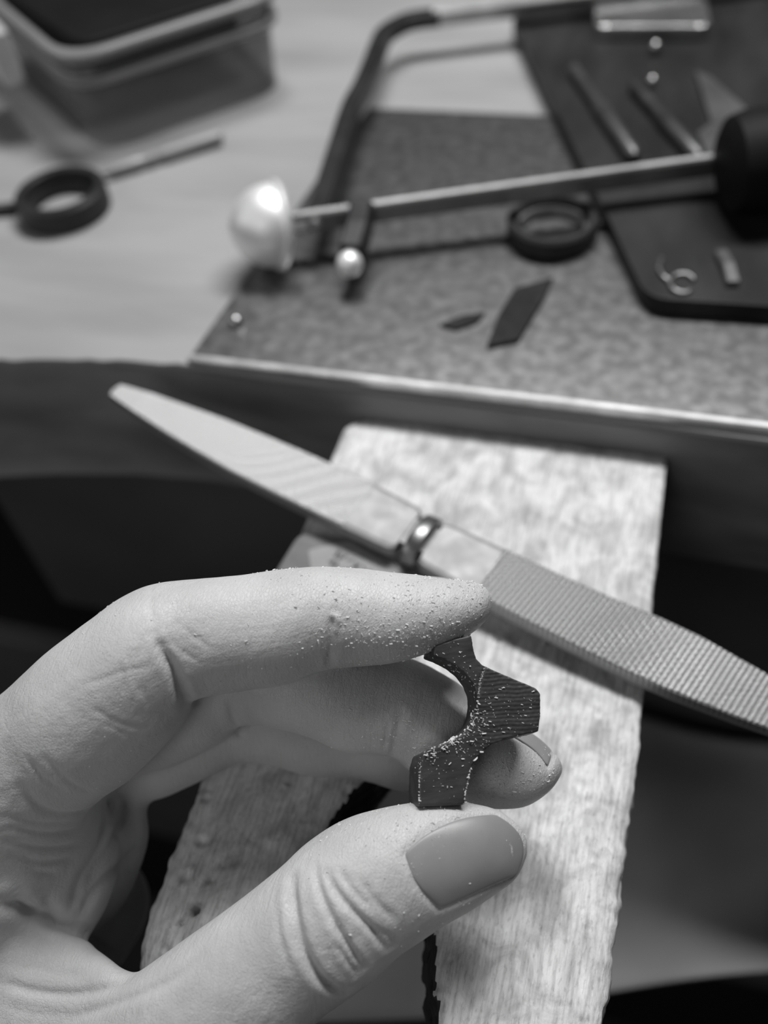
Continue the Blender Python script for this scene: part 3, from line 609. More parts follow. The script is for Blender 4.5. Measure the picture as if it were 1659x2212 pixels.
# ------------------------------------------------------------------ the hand
LOFTS = {"index":[[-106.71,24.85,7.94,-12.14,6.22,8.63,1.0],[-95.28,37.16,18.03,-10.27,5.84,7.76,1.0],[-84.13,47.09,27.64,-8.39,5.31,6.76,1.0],[-76.41,52.62,33.54,-8.09,5.87,7.11,1.0],[-69.58,58.42,38.62,-7.52,5.54,6.67,1.0],[-66.38,61.58,41.43,-6.29,5.59,6.33,1.02],[-63.9,63.9,42.48,-4.63,6.04,6.18,1.03],[-59.94,65.56,42.57,-3.4,6.38,6.06,1.0],[-53.9,67.74,42.43,-2.47,6.57,5.93,1.0],[-47.35,70.38,42.48,-2.1,6.59,5.83,1.0],[-41.61,73.0,42.78,-1.56,6.09,5.27,1.0],[-36.34,74.61,42.42,-1.15,5.91,5.0,1.0],[-30.68,76.07,41.83,-1.06,5.44,4.6,1.03],[-25.37,78.22,41.23,-0.72,4.67,3.9,1.08],[-21.47,80.13,40.88,-0.76,3.88,3.29,1.12],[-18.3,81.56,41.02,-0.61,2.77,2.37,1.15],[-16.59,82.38,41.14,-0.35,1.43,1.24,1.1],[-15.95,82.55,41.08,-0.04,0.22,0.19,1.0]],"middle":[[-124.07,35.52,-9.74,-13.69,5.77,8.75,1.0],[-101.95,50.27,2.91,-10.05,5.39,7.34,1.0],[-82.12,57.93,17.23,-6.21,5.84,6.5,0.95],[-70.31,61.72,23.77,-5.38,6.65,6.89,0.95],[-63.02,65.73,26.64,-4.75,6.53,6.6,0.95],[-58.91,67.73,28.25,-3.26,6.44,6.07,1.0],[-53.5,68.74,28.69,-1.79,6.55,5.7,1.0],[-45.82,68.79,28.99,-1.52,6.78,5.8,1.0],[-38.33,68.79,26.68,-1.2,7.18,6.01,0.98],[-30.96,69.82,24.56,-0.82,6.68,5.51,0.95],[-26.21,69.46,22.42,0.08,7.13,5.58,0.92],[-20.44,68.07,20.34,0.81,6.99,5.25,0.95],[-15.28,66.45,19.31,1.25,6.28,4.56,0.98],[-10.54,65.79,18.64,1.04,5.66,4.14,1.0],[-6.39,65.84,18.45,0.53,4.65,3.49,1.0],[-3.4,66.57,18.36,0.14,2.83,2.18,1.0],[-1.86,67.38,18.53,-0.06,1.11,0.89,1.0],[-1.31,67.51,18.45,0.0,0.18,0.14,1.0]],"ring":[[-136.43,40.14,-25.86,-14.81,5.19,8.64,1.0],[-107.89,53.36,-13.78,-9.88,5.4,7.29,1.0],[-85.02,58.15,3.89,-6.13,6.04,6.64,0.95],[-75.54,61.0,9.76,-4.57,7.28,7.13,0.9],[-66.42,65.55,12.49,-3.53,6.98,6.58,0.9],[-61.39,67.19,12.89,-2.54,6.38,5.8,0.92],[-55.06,68.44,11.92,-1.33,6.37,5.42,0.92],[-46.88,68.64,9.56,-0.84,6.09,5.05,0.95],[-39.25,69.81,8.78,-0.79,5.82,4.82,0.95],[-34.39,69.45,8.31,-0.19,5.41,4.31,0.95],[-29.73,68.29,7.93,0.75,4.88,3.61,0.95],[-25.44,67.35,7.17,1.13,3.96,2.77,0.95],[-21.98,67.08,6.55,0.57,2.47,1.77,0.9],[-20.0,67.29,6.11,0.16,0.71,0.51,0.9]],"pinky":[[-145.88,42.92,-39.08,-15.83,5.55,9.24,1.0],[-120.06,52.7,-30.19,-9.92,4.77,6.8,1.0],[-101.31,57.52,-13.84,-6.91,5.09,6.13,0.95],[-89.04,61.75,-2.51,-5.18,4.87,5.43,0.9],[-81.92,64.85,1.66,-3.27,4.93,4.88,0.9],[-77.24,66.14,3.19,-2.02,4.5,4.16,0.9],[-73.63,66.16,2.76,-0.8,4.1,3.47,0.9],[-70.61,65.91,1.63,0.05,3.25,2.54,0.9],[-68.95,65.64,0.91,0.1,1.83,1.41,0.9]],"thumb":[[-84.97,-4.04,-26.72,-8.96,7.66,8.78,1.0],[-67.03,6.73,-10.68,-9.04,6.41,7.82,0.95],[-52.2,16.08,5.2,-8.41,5.77,7.13,0.8],[-43.33,24.52,11.46,-7.98,4.94,6.34,0.8],[-38.78,29.55,13.75,-7.13,5.18,6.27,0.84],[-34.61,33.66,15.96,-6.44,5.9,6.62,0.88],[-31.37,37.2,17.49,-6.19,6.43,6.97,0.9],[-27.7,40.96,19.06,-5.91,6.27,6.75,0.9],[-23.77,43.72,20.41,-5.27,6.17,6.48,0.86],[-19.61,46.26,21.26,-4.45,5.85,5.97,0.82],[-15.18,48.61,21.61,-3.51,5.46,5.38,0.78],[-11.26,50.62,21.59,-2.65,4.72,4.53,0.74],[-8.13,52.02,21.2,-1.89,3.75,3.53,0.7],[-6.2,52.92,20.92,-1.05,2.42,2.23,0.66],[-5.26,53.34,20.7,-0.45,1.19,1.07,0.6],[-4.89,53.5,20.71,-0.1,0.32,0.28,0.6]],"thenar":[[-126.69,-0.76,-17.82,-5.9,30.3,25.65,0.45],[-105.46,3.23,-14.68,-4.73,24.3,20.57,0.42],[-87.06,7.76,-10.25,-3.74,19.21,16.26,0.42],[-78.1,10.54,-6.89,-3.15,16.19,13.71,0.4],[-68.87,12.53,-3.59,-3.36,12.3,10.71,0.37],[-60.5,14.26,1.74,-4.63,8.47,8.09,0.33],[-52.31,15.81,4.37,-5.28,4.59,5.24,0.38],[-47.73,16.22,1.31,-3.29,1.71,2.36,0.5]],"indexpalm":[[-138.58,-6.46,-25.2,-18.14,14.07,16.65,1.0],[-112.45,13.55,-4.42,-15.01,8.94,11.65,1.0],[-97.6,32.11,10.84,-12.32,7.13,9.4,1.0],[-87.41,41.07,17.37,-8.05,4.4,5.94,1.0],[-82.52,43.44,20.35,-5.62,2.5,3.69,1.0]],"palmpad":[[-116.08,22.62,-4.02,-8.74,16.2,15.43,0.5],[-101.22,28.35,3.77,-5.5,15.45,13.84,0.45],[-90.51,32.5,7.65,-5.1,13.65,12.31,0.45],[-83.36,37.04,6.41,-4.67,11.3,10.32,0.45],[-79.84,40.89,5.08,-3.62,7.83,7.27,0.5],[-78.77,44.03,3.95,-1.78,3.69,3.45,0.6]],"palmpad_b":[[-124.13,21.15,-28.87,-9.42,16.31,15.73,0.6],[-98.2,38.93,-15.02,-5.35,13.17,12.01,0.55],[-84.31,42.64,-4.6,-4.93,9.44,8.94,0.55],[-77.95,46.38,-1.0,-3.37,5.61,5.45,0.55],[-74.2,48.38,0.73,-0.79,1.83,1.69,0.7]],"hypothenar":[[-143.35,12.84,-53.05,-7.08,22.87,20.17,0.6],[-113.57,30.33,-40.62,-6.4,17.12,15.44,0.6],[-98.58,36.36,-35.26,-7.3,11.78,11.51,0.6],[-87.38,41.22,-29.64,-4.76,6.8,6.81,0.6],[-81.61,43.27,-27.19,-1.49,2.65,2.54,0.6]],"forearm":[[-212.45,-62.11,-56.68,-33.96,20.75,26.78,0.75],[-183.47,-33.57,-43.16,-31.58,20.31,25.7,0.75],[-149.66,-6.23,-32.08,-24.35,18.67,22.18,0.75],[-123.38,12.52,-25.42,-13.55,22.34,21.75,0.8],[-107.22,18.22,-23.3,-10.91,20.99,19.87,0.75]]}
SMOOTH = [[[-86.88,39.46,18.56],12],[[-99.93,43.05,14.93],18],[[-82.23,40.2,11.16],12],[[-88.79,33.64,6.72],7],[[-80.19,39.4,3.36],12],[[-60.25,19.74,0.08],13],[[-71.35,16.42,-4.35],20],[[-89.65,12.8,-9.41],28],[[-114.24,22.05,-7.65],40],[[-129.73,4.61,-19.22],50],[[-78.9,46.95,-4.19],10]]
CREASES = [[0.55,0.4,[[-37.56,70.2,49.56],[-37.6,69.81,49.36],[-37.65,69.43,49.14],[-37.7,69.05,48.9],[-37.73,68.68,48.63],[-37.75,68.29,48.29],[-37.77,67.9,47.92],[-37.77,67.53,47.5],[-37.78,67.19,47.04],[-37.79,66.87,46.55],[-37.8,66.58,46.01],[-37.81,66.32,45.42],[-37.84,66.1,44.78],[-37.87,65.93,44.09],[-37.93,65.82,43.3],[-38.02,65.77,42.4],[-38.18,65.85,41.24]]],[0.35,0.12,[[-36.66,69.57,48.88],[-36.69,69.08,48.54],[-36.75,68.62,48.15],[-36.8,68.17,47.72],[-36.83,67.72,47.18],[-36.82,67.27,46.5],[-36.8,66.86,45.67],[-36.8,66.5,44.69],[-36.87,66.26,43.51]]],[0.75,0.75,[[-60.77,58.59,50.24],[-60.35,58.18,49.74],[-59.95,57.79,49.19],[-59.58,57.42,48.6],[-59.26,57.08,47.95],[-58.99,56.77,47.26],[-58.76,56.48,46.54],[-58.6,56.21,45.69],[-58.48,55.95,44.69],[-58.46,55.71,43.39],[-58.59,55.55,41.74],[-58.93,55.57,39.6],[-59.69,55.98,36.53]]],[0.5,0.35,[[-62.62,59.84,51.51],[-62.15,59.43,51.22],[-61.7,59.05,50.89],[-61.26,58.67,50.52],[-60.83,58.27,50.07],[-60.39,57.86,49.53],[-59.94,57.45,48.89],[-59.55,57.04,48.16],[-59.24,56.64,47.35],[-59.02,56.23,46.46],[-58.91,55.85,45.43],[-58.87,55.5,44.28],[-58.88,55.22,42.97]]],[0.45,0.3,[[-57.99,56.48,45.35],[-57.94,56.29,44.61],[-57.95,56.13,43.76],[-57.98,56.03,42.84],[-58.01,56.05,41.83],[-58.04,56.21,40.77],[-58.15,56.56,39.43]]],[0.45,0.3,[[-60.21,58.85,33.84],[-59.96,58.89,33.22]]],[0.4,0.16,[[-67.37,68.76,50.11],[-66.24,67.13,51.32],[-65.5,65.91,51.86],[-64.92,64.87,52.14],[-64.45,64.0,52.25],[-64.05,63.28,52.27],[-63.7,62.66,52.23],[-63.36,62.08,52.15],[-63.0,61.51,52.01],[-62.6,60.92,51.81],[-62.19,60.35,51.55],[-61.78,59.79,51.24],[-61.41,59.27,50.88]]],[0.35,0.12,[[-61.05,61.05,51.44],[-60.45,60.55,51.1],[-59.91,60.08,50.69],[-59.35,59.66,50.23],[-58.74,59.33,49.76],[-58.04,59.13,49.25],[-57.27,59.01,48.73],[-56.47,58.92,48.22],[-55.71,58.84,47.65]]],[0.35,0.12,[[-59.63,62.54,51.53],[-58.9,62.23,51.27],[-58.18,61.91,51.0],[-57.49,61.64,50.7],[-56.81,61.4,50.38],[-56.15,61.2,50.06],[-55.5,61.03,49.74],[-54.87,60.88,49.41],[-54.25,60.74,49.04]]],[0.35,0.1,[[-61.32,63.17,51.94],[-61.22,63.84,51.98],[-61.13,64.53,51.99],[-61.07,65.24,51.97],[-61.03,65.98,51.9],[-61.01,66.76,51.8]]],[0.4,0.14,[[-65.24,56.84,50.85],[-64.98,56.23,50.47],[-64.75,55.65,50.06],[-64.51,55.07,49.61],[-64.26,54.52,49.09],[-63.98,53.97,48.47],[-63.68,53.44,47.8],[-63.41,52.94,47.03],[-63.17,52.46,46.21]]],[0.4,0.14,[[-64.16,56.81,50.63],[-63.86,56.17,50.17],[-63.61,55.56,49.67],[-63.37,54.96,49.09],[-63.12,54.36,48.42],[-62.85,53.76,47.62],[-62.59,53.17,46.66],[-62.36,52.61,45.6],[-62.2,52.1,44.42]]],[0.4,0.12,[[-65.98,54.63,49.6],[-65.78,54.21,49.26],[-65.61,53.8,48.91],[-65.44,53.4,48.52],[-65.3,53.02,48.1],[-65.16,52.64,47.67],[-65.03,52.26,47.23]]],[0.4,0.1,[[-71.4,51.42,47.62],[-69.76,52.13,48.12],[-68.12,52.88,48.57],[-66.6,53.61,48.94],[-65.31,54.23,49.18],[-64.34,54.7,49.27],[-63.58,55.05,49.26],[-62.92,55.37,49.21],[-62.23,55.73,49.13]]],[0.45,0.12,[[-69.36,49.04,45.66],[-68.51,48.88,45.2],[-67.68,48.72,44.68],[-66.89,48.62,44.08],[-66.09,48.63,43.46],[-65.27,48.76,42.85],[-64.45,49.01,42.17],[-63.66,49.33,41.43],[-62.95,49.7,40.5]]],[0.4,0.1,[[-67.91,47.97,43.93],[-67.45,47.96,43.6],[-66.99,47.96,43.24],[-66.55,47.96,42.88],[-66.11,47.97,42.49],[-65.7,48.0,42.04],[-65.31,48.05,41.56],[-64.92,48.1,41.05],[-64.55,48.17,40.51]]],[0.8,0.4,[[-80.02,38.43,35.01],[-79.55,38.16,34.29],[-79.12,37.89,33.49],[-78.71,37.67,32.67],[-78.31,37.55,31.83],[-77.87,37.53,31.05],[-77.42,37.59,30.28],[-77.0,37.75,29.48],[-76.57,37.97,28.69],[-76.15,38.28,27.89],[-75.74,38.7,27.05],[-75.38,39.19,26.18],[-75.14,39.72,25.24],[-74.98,40.29,24.36],[-74.92,40.92,23.46],[-75.29,41.81,21.78]]],[0.5,0.22,[[-78.89,41.59,39.45],[-78.32,41.19,38.9],[-77.8,40.8,38.27],[-77.29,40.45,37.62],[-76.78,40.2,36.96],[-76.21,40.05,36.35],[-75.6,39.98,35.8],[-75.01,39.96,35.18],[-74.49,39.96,34.44]]],[0.5,0.18,[[-75.81,42.1,39.85],[-74.95,41.7,39.02],[-74.2,41.35,37.97],[-73.51,41.06,36.84],[-72.92,40.93,35.65],[-72.33,40.93,34.59],[-71.83,41.07,33.5],[-71.37,41.28,32.34],[-71.11,41.59,30.77]]],[0.42,-0.42,[[-37.72,69.96,49.48],[-37.64,69.91,49.43],[-37.57,69.87,49.38],[-37.49,69.82,49.32],[-37.4,69.76,49.26],[-37.28,69.69,49.18],[-37.16,69.6,49.08],[-37.03,69.52,48.98],[-36.91,69.44,48.88]]],[0.3,-0.3,[[-37.08,68.88,48.53],[-36.91,68.31,47.92]]],[0.6,0.4,[[-54.85,60.31,32.38],[-54.78,60.04,31.75],[-54.75,59.81,31.05],[-54.73,59.59,30.26],[-54.74,59.44,29.27],[-54.8,59.38,28.0],[-55.03,59.53,26.15]]],[0.6,0.4,[[-57.45,62.06,18.64],[-57.26,61.75,17.75]]],[0.45,0.25,[[-52.32,61.23,33.3],[-52.13,60.86,32.62],[-51.98,60.53,31.81],[-51.88,60.28,30.92],[-51.79,60.12,30.05],[-51.69,60.06,29.31],[-51.57,60.05,28.71],[-51.46,60.09,28.11],[-51.42,60.2,27.28]]],[0.45,0.25,[[-49.22,61.73,34.4],[-49.06,61.32,33.8],[-48.92,60.94,33.12],[-48.8,60.6,32.41],[-48.71,60.37,31.67],[-48.59,60.21,31.06],[-48.46,60.11,30.53],[-48.32,60.04,30.01],[-48.22,59.99,29.39]]],[0.6,0.4,[[-27.54,65.3,30.51],[-27.62,64.78,30.14],[-27.72,64.29,29.74],[-27.82,63.79,29.27],[-27.93,63.27,28.64],[-28.04,62.72,27.81],[-28.19,62.2,26.71],[-28.39,61.78,25.27],[-28.73,61.63,23.21]]],[0.4,0.2,[[-29.33,63.83,30.17],[-29.35,63.28,29.55],[-29.4,62.77,28.83],[-29.46,62.32,28.04],[-29.55,61.96,27.24],[-29.67,61.7,26.49],[-29.81,61.53,25.75],[-29.96,61.4,24.97],[-30.17,61.38,23.91]]],[0.7,0.95,[[-37.38,37.84,26.26],[-37.05,37.02,26.43],[-36.75,36.23,26.52],[-36.45,35.46,26.53],[-36.1,34.67,26.5],[-35.69,33.83,26.42],[-35.25,32.99,26.24],[-34.79,32.16,26.01],[-34.33,31.38,25.71],[-33.9,30.67,25.35],[-33.46,29.98,24.97],[-33.01,29.34,24.52],[-32.53,28.76,24.02],[-32.01,28.21,23.49],[-31.46,27.72,22.87],[-30.89,27.29,22.22],[-30.35,26.95,21.57],[-29.82,26.71,20.9],[-29.28,26.54,20.26],[-28.77,26.46,19.6],[-28.31,26.44,18.98],[-27.9,26.49,18.49],[-27.53,26.61,18.15],[-27.17,26.77,17.82],[-26.83,26.92,17.38]]],[0.5,0.65,[[-33.84,39.46,28.05],[-33.47,38.75,28.13],[-33.13,38.06,28.15],[-32.78,37.39,28.13],[-32.39,36.75,28.07],[-31.95,36.14,27.96],[-31.48,35.55,27.83],[-30.98,34.98,27.66],[-30.48,34.44,27.41],[-29.95,33.91,27.14],[-29.39,33.4,26.81],[-28.84,32.92,26.41],[-28.31,32.47,25.98],[-27.81,32.05,25.53],[-27.32,31.67,25.0],[-26.84,31.31,24.45],[-26.39,30.97,23.85],[-25.98,30.65,23.17],[-25.59,30.34,22.45],[-25.22,30.06,21.65],[-24.88,29.8,20.7]]],[0.5,0.6,[[-32.23,39.35,28.52],[-31.58,38.7,28.58],[-30.98,38.08,28.56],[-30.37,37.5,28.47],[-29.73,36.97,28.34],[-29.05,36.5,28.16],[-28.33,36.08,27.91],[-27.62,35.7,27.63],[-26.93,35.35,27.26],[-26.26,35.04,26.86],[-25.59,34.76,26.42],[-24.97,34.51,25.91],[-24.39,34.26,25.36],[-23.87,33.98,24.76],[-23.41,33.71,24.07],[-22.99,33.46,23.39],[-22.64,33.28,22.76],[-22.38,33.2,22.25],[-22.18,33.16,21.89],[-22.01,33.14,21.58],[-21.83,33.12,21.22]]],[0.42,0.4,[[-28.5,31.08,25.03],[-28.08,30.75,24.56],[-27.66,30.42,24.06],[-27.25,30.1,23.52],[-26.86,29.82,22.93],[-26.48,29.58,22.31],[-26.11,29.36,21.66],[-25.76,29.17,20.92],[-25.42,28.99,20.07]]],[0.5,0.3,[[-30.14,39.7,28.94],[-29.46,39.19,28.9],[-28.81,38.69,28.81],[-28.16,38.22,28.66],[-27.52,37.81,28.44],[-26.85,37.44,28.2],[-26.18,37.12,27.91],[-25.51,36.83,27.57],[-24.85,36.54,27.18]]],[0.5,0.28,[[-27.22,39.39,28.93],[-26.5,38.89,28.69],[-25.79,38.39,28.38],[-25.09,37.93,28.02],[-24.39,37.52,27.59],[-23.66,37.16,27.12],[-22.93,36.85,26.58],[-22.2,36.57,25.97],[-21.49,36.3,25.29]]],[0.5,0.3,[[-23.74,34.23,24.89],[-23.33,34.27,24.59],[-22.91,34.32,24.29],[-22.51,34.36,23.96],[-22.15,34.34,23.61],[-21.86,34.25,23.17],[-21.61,34.12,22.67],[-21.39,33.98,22.1],[-21.16,33.86,21.51]]],[0.5,0.22,[[-37.47,35.47,26.1],[-37.16,34.63,26.1],[-36.9,33.81,26.03],[-36.61,33.0,25.92],[-36.25,32.21,25.74],[-35.78,31.43,25.53],[-35.23,30.66,25.26],[-34.68,29.92,24.9],[-34.16,29.19,24.48]]],[0.5,0.2,[[-38.44,33.75,25.45],[-38.07,32.87,25.41],[-37.74,32.01,25.3],[-37.4,31.18,25.09],[-36.98,30.33,24.84],[-36.46,29.46,24.49],[-35.87,28.6,24.04],[-35.28,27.75,23.5],[-34.74,26.93,22.81]]],[1.0,1.3,[[-84.52,25.62,17.67],[-83.89,25.79,16.42],[-83.35,26.0,14.96],[-82.93,26.24,13.31],[-82.57,26.48,11.63],[-82.1,26.69,10.32],[-81.5,26.85,9.38],[-80.79,26.96,8.66],[-80.02,27.0,7.98],[-79.18,26.98,7.28],[-78.3,26.91,6.59],[-77.4,26.8,5.91],[-76.57,26.69,5.15],[-75.86,26.6,4.16],[-75.76,26.69,1.83]]],[1.0,1.3,[[-88.86,31.43,-29.33],[-88.01,31.23,-30.29],[-87.25,31.02,-31.24],[-86.6,30.82,-32.27],[-86.03,30.64,-33.43],[-85.55,30.49,-34.84]]],[0.7,0.35,[[-61.4,21.49,11.34],[-62.33,21.0,10.85],[-63.13,20.48,10.6],[-64.03,19.96,10.27],[-65.2,19.47,9.74],[-66.7,18.97,9.0],[-68.43,18.46,8.12],[-70.23,17.97,7.35],[-71.93,17.54,6.87],[-73.56,17.2,6.61],[-75.18,16.93,6.51],[-76.78,16.72,6.5],[-78.32,16.56,6.53],[-79.81,16.46,6.58],[-81.27,16.44,6.64],[-82.72,16.44,6.72],[-84.15,16.43,6.85]]],[0.7,0.3,[[-48.34,26.02,20.71],[-49.18,25.06,20.3],[-50.01,24.09,19.89],[-50.85,23.16,19.49],[-51.73,22.32,19.08],[-52.65,21.61,18.63],[-53.6,21.01,18.16],[-54.64,20.44,17.61],[-55.83,19.85,16.93],[-57.23,19.21,16.04],[-58.85,18.57,14.86],[-60.71,17.96,13.29],[-62.72,17.35,11.49],[-64.77,16.71,9.75],[-66.86,16.02,8.12],[-68.89,15.28,6.76],[-70.77,14.51,5.72]]],[0.6,0.06,[[-84.87,18.49,7.94],[-83.04,18.86,7.6],[-81.06,19.22,7.55],[-79.07,19.55,7.54],[-77.14,19.81,7.5],[-75.26,19.98,7.48],[-73.38,20.08,7.54],[-71.44,20.12,7.77],[-69.38,20.15,8.29]]],[0.6,0.06,[[-83.08,13.5,5.44],[-81.43,13.56,5.37],[-79.77,13.6,5.27],[-78.14,13.68,5.18],[-76.55,13.84,5.13],[-75.0,14.13,5.18],[-73.44,14.5,5.35],[-71.84,14.9,5.67],[-70.13,15.25,6.23]]],[0.9,0.8,[[-78.56,45.79,11.02],[-78.17,45.01,10.85],[-77.79,44.26,10.61],[-77.44,43.48,10.4],[-77.15,42.6,10.25],[-76.94,41.57,10.16],[-76.81,40.46,10.05],[-76.76,39.34,9.93],[-76.78,38.29,9.8],[-76.88,37.31,9.72],[-77.06,36.37,9.68],[-77.27,35.47,9.61],[-77.44,34.62,9.46],[-77.57,33.86,9.23],[-77.67,33.15,8.96],[-77.75,32.47,8.65],[-77.83,31.76,8.29],[-77.9,31.02,7.87],[-77.95,30.28,7.4],[-78.0,29.53,6.92],[-78.03,28.78,6.48]]],[0.9,0.7,[[-77.34,49.41,7.93],[-77.93,48.8,5.95],[-78.02,47.87,4.96],[-77.88,46.79,4.5],[-77.69,45.66,4.36],[-77.31,44.42,4.85],[-76.15,42.73,7.15],[-75.89,41.55,7.7],[-75.8,40.44,7.97],[-75.82,39.33,8.16],[-75.93,38.23,8.28],[-76.08,37.16,8.32],[-76.24,36.13,8.27],[-76.39,35.14,8.11],[-76.55,34.18,7.88],[-76.71,33.24,7.6],[-76.89,32.31,7.3]]],[0.9,0.7,[[-74.23,44.87,-1.4],[-74.52,43.89,-0.99],[-74.92,42.97,-0.81],[-75.37,42.02,-0.67],[-75.83,40.98,-0.41],[-75.97,39.73,0.62],[-74.79,37.83,4.41],[-74.92,36.69,5.21],[-75.14,35.71,5.65],[-75.39,34.82,5.9],[-75.65,33.93,6.02],[-75.93,32.96,5.99],[-76.23,31.88,5.8],[-76.55,30.72,5.45],[-76.86,29.53,5.06],[-77.1,28.34,4.85]]],[0.6,0.3,[[-81.79,34.16,28.9],[-80.88,34.48,28.09],[-80.04,34.85,27.07],[-79.33,35.28,25.9],[-78.75,35.8,24.61],[-78.31,36.43,23.31],[-78.01,37.15,21.9],[-77.84,37.96,20.29],[-77.74,38.83,18.46]]],[0.6,0.28,[[-82.68,32.55,26.72],[-81.74,32.95,25.57],[-80.94,33.42,24.09],[-80.31,33.98,22.34],[-79.82,34.64,20.55],[-79.36,35.35,19.02],[-78.92,36.11,17.66],[-78.57,36.92,16.22],[-78.31,37.81,14.5]]],[0.6,0.25,[[-82.69,31.49,23.54],[-82.13,31.79,22.34],[-81.63,32.11,21.02],[-81.13,32.47,19.68],[-80.63,32.91,18.42],[-80.14,33.48,17.25],[-79.69,34.16,16.07],[-79.29,34.9,14.81],[-78.89,35.64,13.49]]],[0.6,0.2,[[-81.87,31.02,19.05],[-81.55,31.24,18.4],[-81.23,31.46,17.71],[-80.94,31.7,16.98],[-80.67,31.95,16.19],[-80.43,32.22,15.33],[-80.21,32.49,14.43],[-79.98,32.77,13.53]]],[0.6,0.2,[[-82.79,34.87,31.23],[-81.56,35.15,30.58],[-80.41,35.47,29.75],[-79.38,35.84,28.78],[-78.52,36.29,27.77],[-77.82,36.79,26.85],[-77.25,37.35,25.97],[-76.78,37.95,24.99],[-76.53,38.69,23.53]]],[0.8,0.5,[[-83.01,27.67,17.02],[-82.9,27.4,16.19],[-82.81,27.14,15.29],[-82.76,26.88,14.35],[-82.74,26.64,13.42],[-82.74,26.41,12.56],[-82.74,26.19,11.78],[-82.73,25.95,11.06],[-82.67,25.7,10.39]]],[0.8,0.5,[[-80.93,29.36,11.01],[-80.8,29.1,10.41],[-80.64,28.83,9.86],[-80.46,28.55,9.36],[-80.31,28.25,8.92],[-80.18,27.91,8.55],[-80.08,27.55,8.24],[-79.96,27.18,7.99],[-79.82,26.8,7.78]]]]
